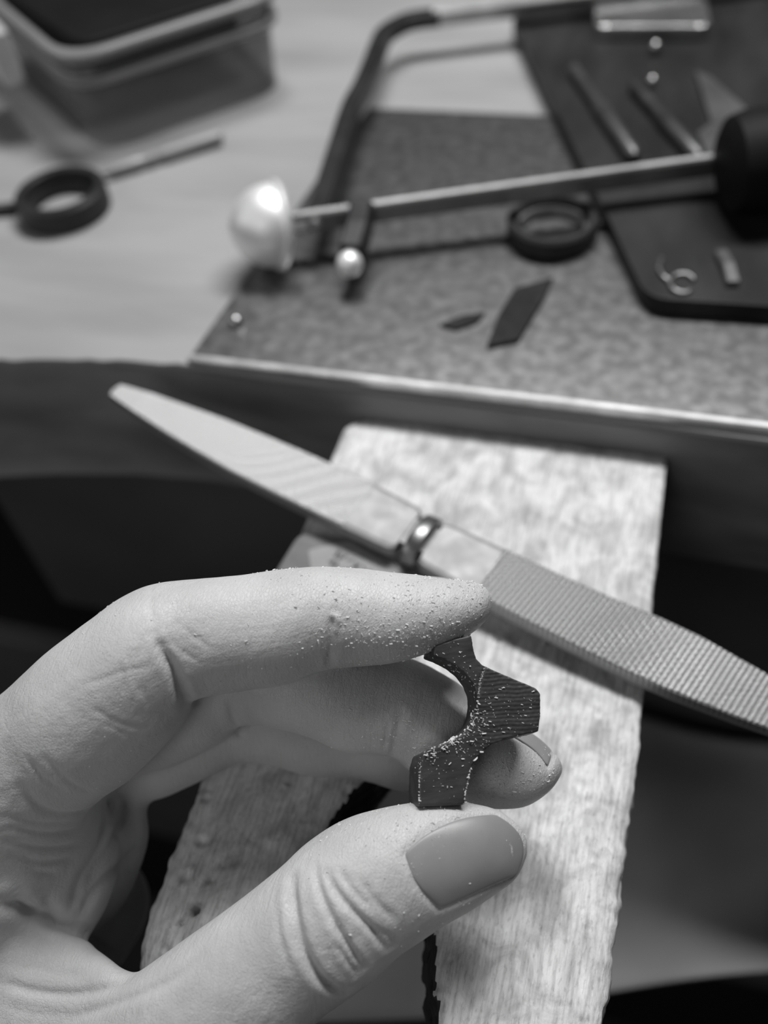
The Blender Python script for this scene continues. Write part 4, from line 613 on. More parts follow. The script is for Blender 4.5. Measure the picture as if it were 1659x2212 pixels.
NAILS = [{"grid":[[-21.64,44.51,29.47],[-21.27,43.87,29.22],[-20.89,43.25,28.95],[-20.49,42.66,28.65],[-20.06,42.12,28.29],[-19.6,41.62,27.89],[-19.09,41.19,27.43],[-18.55,40.82,26.93],[-17.97,40.51,26.36],[-17.37,40.26,25.73],[-16.75,40.04,25.04],[-16.13,39.86,24.3],[-15.51,39.69,23.53],[-20.99,45.56,29.46],[-20.6,44.92,29.29],[-20.16,44.28,29.06],[-19.7,43.66,28.77],[-19.22,43.09,28.42],[-18.71,42.56,28.01],[-18.17,42.08,27.54],[-17.6,41.67,27.01],[-17.02,41.31,26.42],[-16.42,41.01,25.77],[-15.83,40.75,25.05],[-15.25,40.51,24.25],[-14.68,40.3,23.39],[-20.3,46.59,29.43],[-19.87,45.96,29.3],[-19.36,45.31,29.08],[-18.83,44.69,28.81],[-18.29,44.11,28.46],[-17.74,43.55,28.05],[-17.17,43.04,27.57],[-16.6,42.58,27.02],[-16.02,42.17,26.41],[-15.46,41.8,25.73],[-14.91,41.48,24.98],[-14.38,41.19,24.15],[-13.86,40.92,23.26],[-19.55,47.58,29.36],[-19.06,46.96,29.26],[-18.48,46.32,29.06],[-17.9,45.7,28.8],[-17.31,45.1,28.45],[-16.73,44.53,28.04],[-16.14,43.99,27.54],[-15.56,43.48,26.98],[-15.0,43.02,26.35],[-14.47,42.6,25.66],[-13.97,42.22,24.89],[-13.5,41.87,24.04],[-13.05,41.55,23.13],[-18.72,48.52,29.23],[-18.16,47.92,29.16],[-17.53,47.29,28.97],[-16.9,46.68,28.72],[-16.28,46.08,28.38],[-15.66,45.49,27.96],[-15.06,44.92,27.46],[-14.49,44.38,26.89],[-13.95,43.88,26.25],[-13.47,43.41,25.55],[-13.03,42.97,24.78],[-12.62,42.56,23.92],[-12.24,42.19,22.99],[-17.83,49.43,29.06],[-17.2,48.84,28.99],[-16.53,48.23,28.83],[-15.86,47.63,28.58],[-15.2,47.04,28.24],[-14.57,46.45,27.82],[-13.96,45.86,27.32],[-13.4,45.29,26.74],[-12.89,44.75,26.1],[-12.46,44.23,25.4],[-12.08,43.74,24.63],[-11.74,43.27,23.78],[-11.43,42.85,22.85],[-16.87,50.29,28.82],[-16.2,49.74,28.77],[-15.48,49.16,28.61],[-14.78,48.58,28.37],[-14.1,48.01,28.03],[-13.45,47.41,27.61],[-12.84,46.81,27.11],[-12.3,46.21,26.53],[-11.82,45.63,25.89],[-11.44,45.06,25.2],[-11.13,44.52,24.44],[-10.87,44.01,23.61],[-10.64,43.54,22.69],[-15.87,51.11,28.53],[-15.16,50.61,28.48],[-14.41,50.07,28.32],[-13.67,49.53,28.08],[-12.97,48.97,27.75],[-12.3,48.38,27.32],[-11.7,47.77,26.82],[-11.18,47.15,26.25],[-10.75,46.53,25.62],[-10.42,45.92,24.94],[-10.18,45.33,24.21],[-10.0,44.76,23.41],[-9.84,44.24,22.52],[-14.82,51.86,28.18],[-14.08,51.44,28.12],[-13.29,50.95,27.95],[-12.53,50.44,27.7],[-11.81,49.91,27.36],[-11.14,49.34,26.93],[-10.54,48.72,26.43],[-10.04,48.09,25.87],[-9.65,47.43,25.25],[-9.39,46.78,24.61],[-9.22,46.14,23.92],[-9.13,45.53,23.17],[-9.06,44.96,22.32],[-13.72,52.54,27.76],[-12.94,52.2,27.68],[-12.14,51.77,27.47],[-11.35,51.33,27.2],[-10.61,50.84,26.84],[-9.94,50.29,26.41],[-9.36,49.68,25.9],[-8.88,49.04,25.35],[-8.54,48.36,24.76],[-8.34,47.67,24.17],[-8.26,46.98,23.54],[-8.25,46.32,22.86],[-8.27,45.7,22.07],[-12.58,53.15,27.28],[-11.77,52.88,27.13],[-10.94,52.54,26.87],[-10.14,52.18,26.54],[-9.39,51.76,26.14],[-8.72,51.25,25.67],[-8.15,50.67,25.16],[-7.71,50.02,24.61],[-7.42,49.33,24.06],[-7.29,48.59,23.54],[-7.29,47.86,23.02],[-7.37,47.14,22.46],[-7.48,46.47,21.78],[-11.41,53.7,26.74],[-10.57,53.52,26.48],[-9.72,53.3,26.12],[-8.91,53.04,25.69],[-8.15,52.7,25.21],[-7.48,52.26,24.69],[-6.93,51.72,24.13],[-6.52,51.09,23.58],[-6.29,50.37,23.07],[-6.23,49.6,22.66],[-6.32,48.79,22.3],[-6.49,48.0,21.91],[-6.7,47.26,21.43],[-10.23,54.23,26.17],[-9.37,54.13,25.7],[-8.53,54.01,25.2],[-7.73,53.83,24.66],[-7.0,53.57,24.09],[-6.37,53.2,23.51],[-5.87,52.72,22.94],[-5.52,52.11,22.42],[-5.34,51.4,22.0],[-5.32,50.61,21.68],[-5.44,49.78,21.44],[-5.65,48.92,21.24],[-5.91,48.06,21.05]],"n":[[0.15,-0.14,0.98],[0.19,-0.2,0.96],[0.23,-0.26,0.94],[0.27,-0.31,0.91],[0.31,-0.36,0.88],[0.35,-0.41,0.84],[0.39,-0.45,0.8],[0.42,-0.49,0.76],[0.45,-0.53,0.71],[0.49,-0.57,0.66],[0.52,-0.61,0.6],[0.55,-0.65,0.53],[0.57,-0.68,0.46],[0.14,-0.09,0.99],[0.18,-0.16,0.97],[0.23,-0.22,0.95],[0.27,-0.28,0.92],[0.31,-0.34,0.89],[0.35,-0.39,0.85],[0.38,-0.44,0.81],[0.42,-0.48,0.77],[0.46,-0.53,0.72],[0.49,-0.57,0.66],[0.52,-0.61,0.6],[0.55,-0.65,0.52],[0.58,-0.68,0.44],[0.13,-0.05,0.99],[0.17,-0.12,0.98],[0.22,-0.18,0.96],[0.26,-0.25,0.93],[0.3,-0.3,0.9],[0.35,-0.37,0.86],[0.39,-0.42,0.82],[0.43,-0.47,0.77],[0.46,-0.52,0.72],[0.49,-0.56,0.66],[0.53,-0.61,0.59],[0.56,-0.65,0.51],[0.59,-0.68,0.43],[0.12,0.0,0.99],[0.17,-0.07,0.98],[0.22,-0.15,0.97],[0.26,-0.21,0.94],[0.31,-0.28,0.91],[0.35,-0.34,0.87],[0.39,-0.4,0.83],[0.43,-0.45,0.78],[0.47,-0.51,0.72],[0.51,-0.56,0.66],[0.54,-0.6,0.59],[0.57,-0.65,0.5],[0.6,-0.68,0.41],[0.12,0.05,0.99],[0.17,-0.03,0.99],[0.22,-0.11,0.97],[0.27,-0.18,0.95],[0.32,-0.25,0.91],[0.36,-0.31,0.88],[0.41,-0.38,0.83],[0.45,-0.43,0.78],[0.49,-0.49,0.72],[0.52,-0.54,0.66],[0.56,-0.59,0.59],[0.59,-0.63,0.5],[0.62,-0.67,0.41],[0.13,0.1,0.99],[0.18,0.01,0.98],[0.23,-0.07,0.97],[0.29,-0.14,0.95],[0.33,-0.21,0.92],[0.38,-0.28,0.88],[0.43,-0.35,0.84],[0.47,-0.41,0.78],[0.51,-0.47,0.73],[0.54,-0.52,0.66],[0.57,-0.57,0.59],[0.61,-0.62,0.5],[0.63,-0.66,0.4],[0.14,0.15,0.98],[0.19,0.06,0.98],[0.26,-0.02,0.97],[0.3,-0.1,0.95],[0.36,-0.18,0.92],[0.4,-0.25,0.88],[0.45,-0.32,0.83],[0.49,-0.38,0.78],[0.53,-0.44,0.72],[0.56,-0.5,0.66],[0.6,-0.56,0.58],[0.62,-0.61,0.5],[0.65,-0.65,0.4],[0.15,0.21,0.97],[0.21,0.12,0.97],[0.27,0.03,0.96],[0.34,-0.05,0.94],[0.38,-0.13,0.92],[0.44,-0.21,0.88],[0.48,-0.28,0.83],[0.52,-0.35,0.78],[0.56,-0.42,0.72],[0.59,-0.48,0.65],[0.62,-0.54,0.57],[0.64,-0.59,0.48],[0.67,-0.64,0.39],[0.17,0.26,0.95],[0.23,0.17,0.96],[0.3,0.08,0.95],[0.36,-0.0,0.93],[0.42,-0.08,0.9],[0.47,-0.17,0.87],[0.52,-0.25,0.82],[0.56,-0.32,0.77],[0.59,-0.39,0.7],[0.62,-0.46,0.64],[0.65,-0.52,0.55],[0.66,-0.58,0.47],[0.69,-0.62,0.37],[0.21,0.31,0.93],[0.26,0.23,0.94],[0.34,0.14,0.93],[0.4,0.06,0.91],[0.46,-0.03,0.89],[0.52,-0.11,0.85],[0.57,-0.19,0.8],[0.61,-0.28,0.74],[0.64,-0.35,0.68],[0.67,-0.43,0.61],[0.68,-0.49,0.54],[0.7,-0.56,0.45],[0.72,-0.6,0.35],[0.25,0.35,0.9],[0.32,0.28,0.91],[0.38,0.21,0.9],[0.46,0.13,0.88],[0.53,0.06,0.85],[0.59,-0.03,0.81],[0.65,-0.12,0.75],[0.7,-0.21,0.69],[0.73,-0.29,0.62],[0.74,-0.37,0.56],[0.75,-0.45,0.49],[0.74,-0.52,0.42],[0.76,-0.57,0.31],[0.31,0.39,0.87],[0.37,0.34,0.86],[0.45,0.29,0.85],[0.52,0.23,0.82],[0.6,0.17,0.78],[0.68,0.08,0.73],[0.75,-0.01,0.66],[0.8,-0.1,0.59],[0.83,-0.2,0.52],[0.84,-0.29,0.46],[0.83,-0.38,0.41],[0.82,-0.46,0.35],[0.81,-0.52,0.27],[0.37,0.43,0.82],[0.44,0.4,0.8],[0.52,0.37,0.77],[0.6,0.33,0.73],[0.68,0.28,0.67],[0.77,0.21,0.61],[0.84,0.12,0.53],[0.89,0.02,0.46],[0.91,-0.08,0.4],[0.92,-0.19,0.34],[0.91,-0.28,0.3],[0.89,-0.38,0.26],[0.86,-0.46,0.21]],"lift":0.06,"sink":0.3,"tip":0.4,"axis":0},{"grid":[[-11.23,68.74,25.57],[-10.47,68.54,25.38],[-9.7,68.34,25.18],[-8.94,68.13,24.97],[-8.18,67.91,24.77],[-7.42,67.67,24.54],[-6.66,67.39,24.29],[-5.9,67.04,24.0],[-5.16,66.61,23.65],[-4.41,66.08,23.23],[-3.67,65.49,22.79],[-11.48,69.59,25.12],[-10.7,69.44,24.95],[-9.89,69.23,24.75],[-9.07,69.03,24.54],[-8.26,68.82,24.33],[-7.45,68.6,24.12],[-6.65,68.36,23.89],[-5.85,68.06,23.62],[-5.06,67.67,23.3],[-4.28,67.16,22.9],[-3.54,66.46,22.38],[-11.71,70.39,24.63],[-10.9,70.27,24.48],[-10.05,70.06,24.27],[-9.2,69.85,24.06],[-8.35,69.64,23.84],[-7.5,69.42,23.63],[-6.66,69.18,23.4],[-5.83,68.89,23.13],[-5.0,68.52,22.82],[-4.18,68.05,22.44],[-3.42,67.35,21.92],[-11.91,71.11,24.09],[-11.08,70.99,23.94],[-10.19,70.78,23.72],[-9.31,70.56,23.5],[-8.43,70.35,23.28],[-7.55,70.13,23.06],[-6.68,69.89,22.83],[-5.83,69.6,22.56],[-4.98,69.23,22.25],[-4.13,68.79,21.89],[-3.35,68.12,21.38],[-12.05,71.73,23.48],[-11.2,71.61,23.33],[-10.3,71.39,23.1],[-9.4,71.17,22.88],[-8.5,70.95,22.65],[-7.61,70.73,22.43],[-6.73,70.48,22.19],[-5.85,70.18,21.92],[-4.99,69.82,21.6],[-4.13,69.38,21.24],[-3.34,68.74,20.76],[-12.14,72.24,22.79],[-11.29,72.12,22.64],[-10.38,71.89,22.41],[-9.48,71.67,22.18],[-8.57,71.45,21.96],[-7.67,71.22,21.72],[-6.78,70.96,21.48],[-5.91,70.65,21.2],[-5.04,70.28,20.88],[-4.17,69.83,20.51],[-3.4,69.21,20.08],[-12.18,72.65,22.03],[-11.33,72.53,21.87],[-10.43,72.3,21.65],[-9.53,72.07,21.42],[-8.63,71.84,21.19],[-7.74,71.61,20.96],[-6.86,71.33,20.7],[-5.99,71.01,20.41],[-5.13,70.61,20.07],[-4.27,70.14,19.69],[-3.56,69.58,19.39],[-12.17,72.95,21.19],[-11.34,72.82,21.04],[-10.45,72.59,20.81],[-9.57,72.36,20.58],[-8.69,72.13,20.35],[-7.82,71.88,20.11],[-6.95,71.6,19.85],[-6.1,71.24,19.54],[-5.25,70.8,19.18],[-4.47,70.37,18.91],[-3.85,69.9,18.8],[-12.1,73.14,20.29],[-11.29,73.01,20.13],[-10.44,72.78,19.9],[-9.59,72.54,19.67],[-8.74,72.3,19.44],[-7.9,72.04,19.2],[-7.06,71.73,18.92],[-6.24,71.32,18.58],[-5.51,70.97,18.41],[-4.78,70.5,18.16],[-4.28,70.23,18.35],[-12.0,73.25,19.32],[-11.22,73.08,19.14],[-10.41,72.85,18.92],[-9.6,72.61,18.69],[-8.79,72.36,18.46],[-7.99,72.08,18.2],[-7.19,71.72,17.89],[-6.46,71.36,17.68],[-5.79,70.96,17.53],[-5.28,70.79,17.76],[-4.82,70.6,18.08],[-11.88,73.31,18.32],[-11.12,73.08,18.1],[-10.36,72.84,17.88],[-9.6,72.58,17.64],[-8.84,72.3,17.4],[-8.11,71.99,17.16],[-7.42,71.67,16.99],[-6.81,71.38,16.95],[-6.28,71.18,17.1],[-5.83,71.06,17.45],[-5.43,71.01,17.91]],"n":[[0.31,0.38,0.87],[0.32,0.36,0.88],[0.32,0.34,0.89],[0.32,0.32,0.89],[0.34,0.3,0.89],[0.36,0.27,0.89],[0.4,0.23,0.89],[0.45,0.17,0.87],[0.52,0.09,0.85],[0.6,-0.01,0.8],[0.66,-0.13,0.74],[0.33,0.48,0.82],[0.33,0.47,0.82],[0.33,0.46,0.83],[0.33,0.45,0.83],[0.33,0.44,0.83],[0.35,0.43,0.83],[0.39,0.4,0.83],[0.45,0.35,0.82],[0.53,0.29,0.8],[0.62,0.2,0.76],[0.7,0.07,0.71],[0.34,0.58,0.75],[0.33,0.57,0.75],[0.33,0.57,0.75],[0.33,0.57,0.75],[0.33,0.56,0.76],[0.35,0.55,0.76],[0.39,0.53,0.75],[0.45,0.5,0.74],[0.54,0.45,0.72],[0.62,0.38,0.69],[0.71,0.27,0.65],[0.34,0.66,0.67],[0.34,0.66,0.67],[0.33,0.67,0.67],[0.33,0.67,0.67],[0.33,0.66,0.67],[0.35,0.65,0.67],[0.39,0.64,0.66],[0.46,0.61,0.64],[0.53,0.58,0.62],[0.61,0.52,0.59],[0.71,0.44,0.55],[0.34,0.74,0.58],[0.34,0.74,0.58],[0.33,0.75,0.58],[0.33,0.75,0.58],[0.33,0.75,0.58],[0.35,0.75,0.57],[0.39,0.73,0.56],[0.45,0.72,0.53],[0.53,0.69,0.5],[0.6,0.65,0.47],[0.69,0.58,0.43],[0.34,0.81,0.48],[0.33,0.81,0.48],[0.32,0.82,0.48],[0.32,0.82,0.47],[0.33,0.82,0.47],[0.35,0.82,0.46],[0.39,0.81,0.43],[0.45,0.79,0.41],[0.51,0.78,0.36],[0.59,0.74,0.32],[0.67,0.68,0.28],[0.33,0.87,0.37],[0.32,0.87,0.38],[0.32,0.87,0.37],[0.31,0.88,0.37],[0.32,0.88,0.36],[0.34,0.88,0.33],[0.39,0.87,0.32],[0.45,0.86,0.26],[0.51,0.83,0.21],[0.57,0.8,0.16],[0.64,0.75,0.14],[0.32,0.91,0.26],[0.31,0.92,0.26],[0.3,0.92,0.26],[0.31,0.92,0.24],[0.31,0.92,0.23],[0.34,0.92,0.21],[0.39,0.91,0.16],[0.45,0.89,0.12],[0.5,0.86,0.06],[0.56,0.83,0.0],[0.61,0.79,0.01],[0.3,0.94,0.15],[0.29,0.94,0.14],[0.29,0.95,0.13],[0.29,0.95,0.12],[0.31,0.95,0.1],[0.34,0.94,0.06],[0.39,0.92,0.02],[0.45,0.89,-0.03],[0.5,0.86,-0.09],[0.54,0.84,-0.1],[0.58,0.81,-0.08],[0.28,0.96,0.04],[0.28,0.96,0.02],[0.28,0.96,0.0],[0.28,0.96,-0.02],[0.3,0.95,-0.04],[0.34,0.94,-0.08],[0.39,0.91,-0.13],[0.45,0.88,-0.19],[0.49,0.85,-0.19],[0.52,0.83,-0.19],[0.54,0.83,-0.12],[0.26,0.96,-0.07],[0.26,0.96,-0.1],[0.27,0.96,-0.13],[0.28,0.95,-0.16],[0.31,0.93,-0.19],[0.34,0.91,-0.23],[0.39,0.88,-0.26],[0.43,0.86,-0.28],[0.47,0.84,-0.27],[0.5,0.84,-0.22],[0.51,0.85,-0.15]],"lift":0.14,"sink":0.4,"tip":0,"axis":1},{"grid":[[-27.21,83.09,44.62],[-26.26,83.14,44.69],[-25.32,83.17,44.75],[-24.36,83.17,44.82],[-23.41,83.14,44.86],[-22.51,83.13,44.82],[-21.71,83.22,44.63],[-21.06,83.48,44.25],[-20.54,83.88,43.74],[-20.08,84.33,43.21],[-19.63,84.78,42.69],[-27.59,83.36,43.58],[-26.69,83.57,43.59],[-25.71,83.7,43.63],[-24.73,83.81,43.68],[-23.74,83.88,43.74],[-22.72,83.85,43.83],[-21.74,83.84,43.83],[-20.87,83.89,43.69],[-20.25,84.22,43.24],[-19.74,84.57,42.76],[-19.17,84.72,42.33],[-27.93,83.58,42.55],[-27.03,83.89,42.54],[-26.03,84.07,42.57],[-25.02,84.25,42.6],[-24.01,84.4,42.64],[-22.98,84.5,42.69],[-21.92,84.48,42.78],[-20.95,84.53,42.74],[-20.03,84.55,42.66],[-19.33,84.61,42.35],[-18.68,84.61,41.96],[-28.17,83.69,41.56],[-27.26,84.05,41.53],[-26.24,84.27,41.55],[-25.21,84.5,41.57],[-24.18,84.7,41.6],[-23.14,84.86,41.64],[-22.08,84.95,41.7],[-20.99,84.91,41.8],[-19.95,84.83,41.82],[-18.95,84.67,41.81],[-18.2,84.44,41.54],[-28.3,83.69,40.61],[-27.38,84.06,40.58],[-26.34,84.32,40.6],[-25.31,84.57,40.61],[-24.26,84.8,40.63],[-23.21,84.99,40.66],[-22.15,85.11,40.71],[-21.05,85.12,40.8],[-19.89,84.97,40.93],[-18.75,84.66,41.05],[-17.82,84.21,41.03],[-28.31,83.57,39.71],[-27.39,83.95,39.68],[-26.35,84.23,39.68],[-25.31,84.5,39.69],[-24.27,84.75,39.7],[-23.22,84.95,39.73],[-22.15,85.08,39.78],[-21.05,85.1,39.87],[-19.88,84.93,40.01],[-18.62,84.51,40.23],[-17.64,83.99,40.42],[-28.21,83.33,38.85],[-27.3,83.73,38.81],[-26.27,84.02,38.81],[-25.25,84.3,38.81],[-24.21,84.55,38.83],[-23.16,84.75,38.85],[-22.1,84.88,38.91],[-21.0,84.87,39.0],[-19.81,84.63,39.16],[-18.67,84.28,39.4],[-17.72,83.81,39.75],[-27.98,82.98,38.03],[-27.1,83.39,37.98],[-26.1,83.68,37.98],[-25.09,83.95,37.99],[-24.08,84.2,38.0],[-23.05,84.39,38.03],[-21.99,84.48,38.09],[-20.88,84.41,38.2],[-19.92,84.38,38.39],[-18.76,83.9,38.67],[-18.04,83.72,39.09],[-27.65,82.52,37.25],[-26.79,82.91,37.2],[-25.82,83.19,37.2],[-24.85,83.45,37.21],[-23.86,83.67,37.23],[-22.85,83.82,37.26],[-21.81,83.85,37.34],[-20.92,83.97,37.49],[-19.87,83.76,37.71],[-19.31,83.94,38.03],[-18.52,83.7,38.47],[-27.23,81.96,36.5],[-26.37,82.29,36.47],[-25.45,82.54,36.48],[-24.51,82.77,36.49],[-23.56,82.95,36.52],[-22.57,83.02,36.57],[-21.65,83.12,36.7],[-20.75,83.14,36.89],[-20.27,83.57,37.18],[-19.58,83.59,37.5],[-19.05,83.72,37.9],[-26.76,81.34,35.77],[-25.88,81.55,35.78],[-25.0,81.75,35.8],[-24.1,81.91,35.84],[-23.21,82.03,35.9],[-22.35,82.16,36.02],[-21.59,82.34,36.2],[-20.96,82.61,36.45],[-20.45,82.97,36.74],[-20.0,83.36,37.05],[-19.59,83.73,37.37]],"n":[[-0.1,0.85,0.52],[-0.09,0.82,0.56],[-0.07,0.79,0.6],[-0.05,0.76,0.65],[-0.01,0.73,0.68],[0.02,0.71,0.71],[0.06,0.71,0.7],[0.08,0.74,0.67],[0.09,0.8,0.6],[0.1,0.86,0.5],[0.11,0.91,0.41],[-0.15,0.91,0.38],[-0.14,0.9,0.42],[-0.13,0.88,0.45],[-0.12,0.87,0.49],[-0.08,0.84,0.53],[-0.04,0.82,0.57],[0.02,0.8,0.6],[0.07,0.81,0.58],[0.12,0.85,0.52],[0.16,0.89,0.43],[0.22,0.91,0.34],[-0.19,0.95,0.24],[-0.19,0.95,0.26],[-0.18,0.94,0.29],[-0.17,0.93,0.32],[-0.14,0.92,0.35],[-0.09,0.92,0.39],[-0.03,0.91,0.41],[0.06,0.9,0.43],[0.14,0.9,0.4],[0.23,0.91,0.35],[0.33,0.9,0.26],[-0.22,0.97,0.09],[-0.22,0.97,0.11],[-0.22,0.97,0.13],[-0.2,0.97,0.16],[-0.17,0.97,0.19],[-0.13,0.97,0.21],[-0.05,0.97,0.24],[0.04,0.97,0.24],[0.17,0.95,0.25],[0.31,0.92,0.23],[0.45,0.88,0.15],[-0.24,0.97,-0.06],[-0.25,0.97,-0.04],[-0.24,0.97,-0.01],[-0.22,0.97,0.0],[-0.2,0.98,0.02],[-0.14,0.99,0.04],[-0.07,1.0,0.04],[0.05,1.0,0.05],[0.21,0.98,0.05],[0.39,0.92,0.04],[0.56,0.83,0.0],[-0.25,0.95,-0.21],[-0.25,0.95,-0.18],[-0.25,0.95,-0.17],[-0.24,0.96,-0.15],[-0.2,0.97,-0.14],[-0.15,0.98,-0.14],[-0.06,0.99,-0.14],[0.07,0.99,-0.15],[0.25,0.95,-0.17],[0.46,0.87,-0.17],[0.63,0.76,-0.17],[-0.24,0.9,-0.35],[-0.25,0.91,-0.33],[-0.25,0.91,-0.32],[-0.23,0.92,-0.32],[-0.2,0.93,-0.31],[-0.13,0.94,-0.32],[-0.04,0.94,-0.33],[0.1,0.93,-0.35],[0.28,0.89,-0.36],[0.49,0.78,-0.38],[0.64,0.69,-0.33],[-0.23,0.84,-0.5],[-0.24,0.84,-0.49],[-0.23,0.84,-0.48],[-0.21,0.85,-0.48],[-0.17,0.86,-0.49],[-0.1,0.86,-0.5],[0.01,0.85,-0.52],[0.13,0.84,-0.52],[0.31,0.77,-0.55],[0.47,0.72,-0.52],[0.6,0.64,-0.48],[-0.2,0.74,-0.64],[-0.21,0.74,-0.64],[-0.2,0.74,-0.65],[-0.17,0.74,-0.65],[-0.12,0.74,-0.66],[-0.04,0.73,-0.68],[0.05,0.73,-0.68],[0.2,0.69,-0.7],[0.29,0.7,-0.66],[0.44,0.63,-0.64],[0.53,0.61,-0.59],[-0.17,0.62,-0.76],[-0.16,0.61,-0.78],[-0.15,0.6,-0.79],[-0.11,0.58,-0.8],[-0.05,0.57,-0.82],[0.03,0.56,-0.83],[0.14,0.53,-0.84],[0.21,0.56,-0.8],[0.32,0.55,-0.77],[0.36,0.6,-0.72],[0.44,0.58,-0.68],[-0.13,0.49,-0.86],[-0.1,0.46,-0.88],[-0.07,0.43,-0.9],[-0.02,0.4,-0.92],[0.04,0.37,-0.93],[0.11,0.36,-0.93],[0.18,0.37,-0.91],[0.24,0.4,-0.89],[0.28,0.45,-0.85],[0.32,0.5,-0.8],[0.34,0.56,-0.76]],"lift":0.12,"sink":0.35,"tip":0,"axis":1}]
hme, v, e = hand_mesh(LOFTS, SMOOTH, 0.36)
nr = vnormals(hme, v)
disp = np.zeros(len(v))
for (w_, dep, P) in CREASES:
    P = np.array(P); sel = np.where(np.all((v > P.min(0) - 4 * w_) & (v < P.max(0) + 4 * w_), axis=1))[0]
    if not len(sel): continue
    d_ = polydist(v[sel], P); tl = np.linalg.norm(P[-1] - P[0]) + 1e-6
    endf = np.clip(np.minimum(np.linalg.norm(v[sel] - P[0], axis=1), np.linalg.norm(v[sel] - P[-1], axis=1)) / (tl * .22) + .25, 0, 1)
    disp[sel] += endf * (-dep * np.exp(-(d_ / w_) ** 2) + dep * .16 * np.exp(-((d_ - 2.4 * w_) / (1.3 * w_)) ** 2))
soft = vnoise(v, .55, 31) * .05 + vnoise(v, 1.6, 33) * .02
v = v + nr * (disp + soft)[:, None]
# nail beds: the skin sinks a little under each nail and rises in a fold round it
for nl in NAILS:
    G = np.array(nl['grid']); k = int(math.sqrt(len(G))); Gm = G.reshape(k, k, 3)
    rim = np.vstack([Gm[0], Gm[1:, -1], Gm[-1, -2::-1], Gm[-2::-1, 0]])
    sel = np.where(np.linalg.norm(v - G.mean(0), axis=1) < 22)[0]
    dr = polydist(v[sel], rim)
    di = np.min(np.linalg.norm(v[sel][:, None, :] - G[None, :, :], axis=2), axis=1)
    v[sel] += nr[sel] * (-(nl['sink']) * np.exp(-(np.minimum(di, dr) / .55) ** 2))[:, None]
v = laplace(v, e, np.full(len(v), .25), 1)
hme.vertices.foreach_set('co', (v * S).ravel()); hme.update()
hand = link('hand', hme, M['skin'], None, True)
tag(hand, 'bare left hand reaching in and pinching the dark wax ring', 'hand')
HV, HN = v.copy(), vnormals(hme, v * S)
for nl in NAILS:
    G = np.array(nl['grid']); k = int(math.sqrt(len(G))); N_ = np.array(nl['n'])
    fs = [(j*k+i, j*k+i+1, (j+1)*k+i+1, (j+1)*k+i) for j in range(k-1) for i in range(k-1)]
    out = np.array([(q % k if nl['axis'] else q // k) / (k - 1) for q in range(k * k)])      # 0 at the root, 1 at the free edge
    o = mesh('fingernail', [tuple(g + (nl['lift'] + nl['tip'] * out[q] ** 3) * N_[q]) for q, g in enumerate(G)], fs, M['nail'], hand, True)
    so = o.modifiers.new('thick', 'SOLIDIFY'); so.thickness = 0.00045; so.offset = -1
    sb_ = o.modifiers.new('sub', 'SUBSURF'); sb_.levels = 1; sb_.render_levels = 2

# ------------------------------------------------------------------ wax dust on skin and ring
rng = np.random.default_rng(5); dv = []; dfc = []
def flake(p, nrm, size):
    a, u, w = frame(nrm, rng.normal(size=3)); ln = size * rng.uniform(.8, 2.2); wd = size * rng.uniform(.5, 1.0); th = size * rng.uniform(.25, .7)
    t0 = rng.uniform(0, .7); b0 = len(dv); c = p + a * th * .35
    for (x, y, z) in ((-1, -.8, -.5), (1, -.6, -.3 + t0), (.8, .7, -.4 + t0), (-.9, .6, -.5), (-.6, 0, .6), (.7, .1, .5 + t0)):
        q = c + u * x * ln * .5 * rng.uniform(.7, 1.2) + w * y * wd * .5 * rng.uniform(.7, 1.2) + a * z * th; dv.append(q)
    for f in ((0, 3, 2, 1), (0, 1, 5, 4), (2, 3, 4, 5), (0, 4, 3), (1, 2, 5)): dfc.append(tuple(b0 + i for i in f))
def scatter(V, N, c, r, n, s0, s1, cond=None):
    d_ = np.linalg.norm(V - np.array(c), axis=1); idx = np.where(d_ < r)[0]
    if cond is not None: idx = idx[cond(N[idx])]
    if not len(idx): return
    pr = np.clip(1 - d_[idx] / r, .05, 1); pr /= pr.sum()
    for i in rng.choice(idx, n, p=pr):
        s_ = s0 + (s1 - s0) * rng.random() ** 3
        flake(V[i] + rng.normal(size=3) * .03, N[i], s_)
CN = np.array((.235, -.6, .764))
fac = lambda n: (n @ CN) > -.25
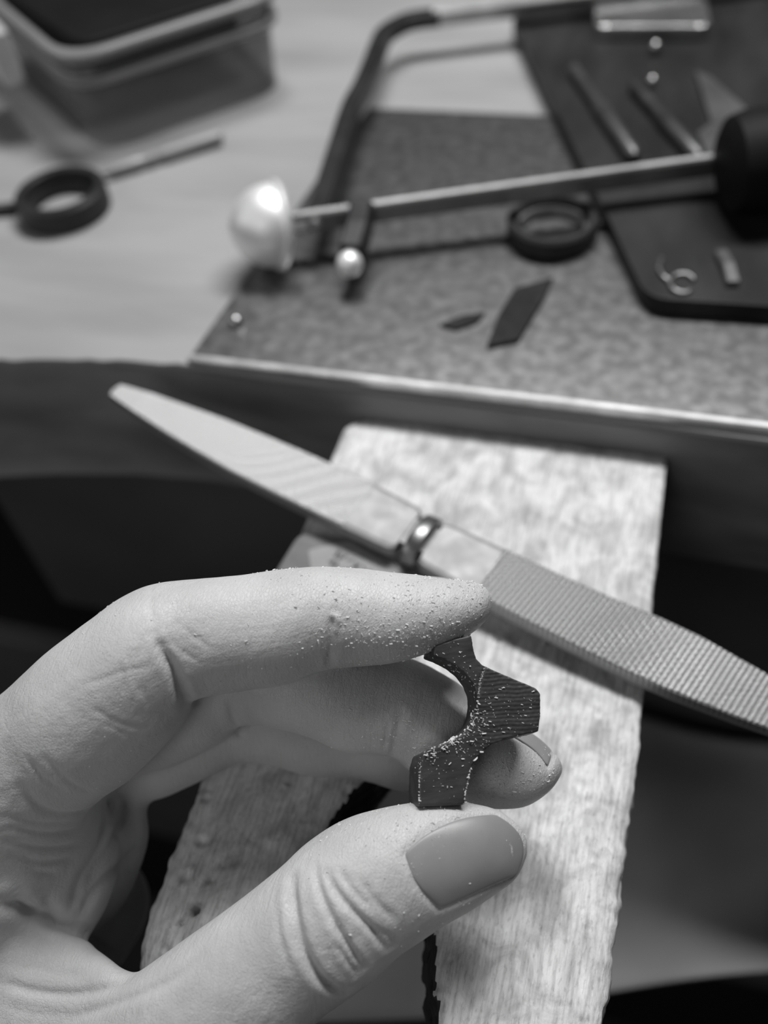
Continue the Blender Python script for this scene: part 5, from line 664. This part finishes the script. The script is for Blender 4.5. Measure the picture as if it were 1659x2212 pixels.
DUST = [["h",[-22.72,75.11,46.28],9,390,0.1,0.34],["h",[-26.79,70.47,44.27],8,255,0.1,0.36],["h",[-33.43,69.0,46.96],9,225,0.09,0.34],["h",[-37.1,70.03,49.32],5,67,0.12,0.38],["h",[-43.73,70.8,51.15],10,67,0.1,0.3],["h",[-19.33,82.83,44.84],4,90,0.12,0.4],["h",[-48.41,75.01,50.11],8,45,0.12,0.4],["h",[-39.86,76.82,50.02],9,52,0.12,0.4],["h",[-29.01,80.1,47.61],7,60,0.12,0.36],["h",[-47.38,62.75,48.19],12,52,0.08,0.28],["h",[-9.51,62.83,24.82],6.5,300,0.1,0.34],["h",[-11.93,59.95,22.93],5,120,0.1,0.34],["h",[-4.01,65.7,23.1],4,60,0.12,0.36],["h",[-30.56,63.37,30.52],7,165,0.1,0.32],["h",[-26.06,62.79,27.17],6,105,0.1,0.32],["h",[-39.02,60.15,29.85],8,60,0.1,0.3],["h",[-17.67,52.99,27.99],8,135,0.1,0.36],["h",[-23.66,48.46,29.37],9,90,0.1,0.32],["h",[-30.21,45.76,28.61],9,60,0.1,0.3],["h",[-7.1,53.58,24.48],4,24,0.1,0.3],["h",[-18.64,48.24,29.31],5,75,0.1,0.3],["h",[-21.11,45.46,29.51],3,30,0.1,0.3],["h",[-13.45,46.64,27.5],10,45,0.08,0.3],["h",[-25.88,40.96,29.25],14,60,0.08,0.28],["h",[-21.09,37.73,26.3],9,37,0.08,0.28],["h",[-31.28,34.84,27.6],14,37,0.08,0.26],["h",[-68.4,66.79,50.81],9,37,0.1,0.34],["h",[-73.2,59.57,49.75],10,21,0.1,0.3],["h",[-70.44,41.92,33.0],14,30,0.08,0.26],["r",[-9.71,66.98,35.62],6,80,0.09,0.34],["r",[-14.24,64.54,35.3],5,70,0.1,0.36],["r",[-16.61,62.1,34.41],4.5,110,0.12,0.5],["r",[-18.88,69.89,39.85],5,67,0.1,0.36],["r",[-18.53,57.42,32.01],6,90,0.08,0.3]]
for (which, c, r, n, s0, s1) in DUST:
    scatter(HV if which == 'h' else RINGV, HN if which == 'h' else RINGN_, c, r, n, s0, s1, fac)
for (P, n, s0, s1, jit) in [[[[-15.08,71.41,39.79],[-15.38,69.63,38.77],[-15.31,67.84,37.64]],90,0.08,0.22,0.05],[[[-22.31,57.1,32.8],[-21.89,54.72,31.23],[-21.34,52.05,29.43]],45,0.1,0.26,0.06],[[[-14.63,58.6,31.72],[-14.82,56.66,30.57],[-14.73,54.44,29.18]],45,0.1,0.3,0.06],[[[-15.31,67.84,37.64],[-15.03,64.92,35.75],[-16.27,62.19,34.38],[-19.07,60.12,33.83],[-21.57,58.36,33.4]],70,0.12,0.46,0.25]]:
    P = np.array(P)
    for q in range(n):
        i = rng.integers(len(P) - 1); t = rng.random(); p = P[i] * (1 - t) + P[i + 1] * t
        k = np.argmin(np.linalg.norm(RINGV - (p + rng.normal(size=3) * jit), axis=1)); flake(RINGV[k], RINGN_[k], s0 + (s1 - s0) * rng.random() ** 2)
o = mesh('wax_dust', dv, dfc, M['dust'])
tag(o, 'pale specks of filed wax dust clinging to the fingers and the ring', 'dust', kind='stuff')
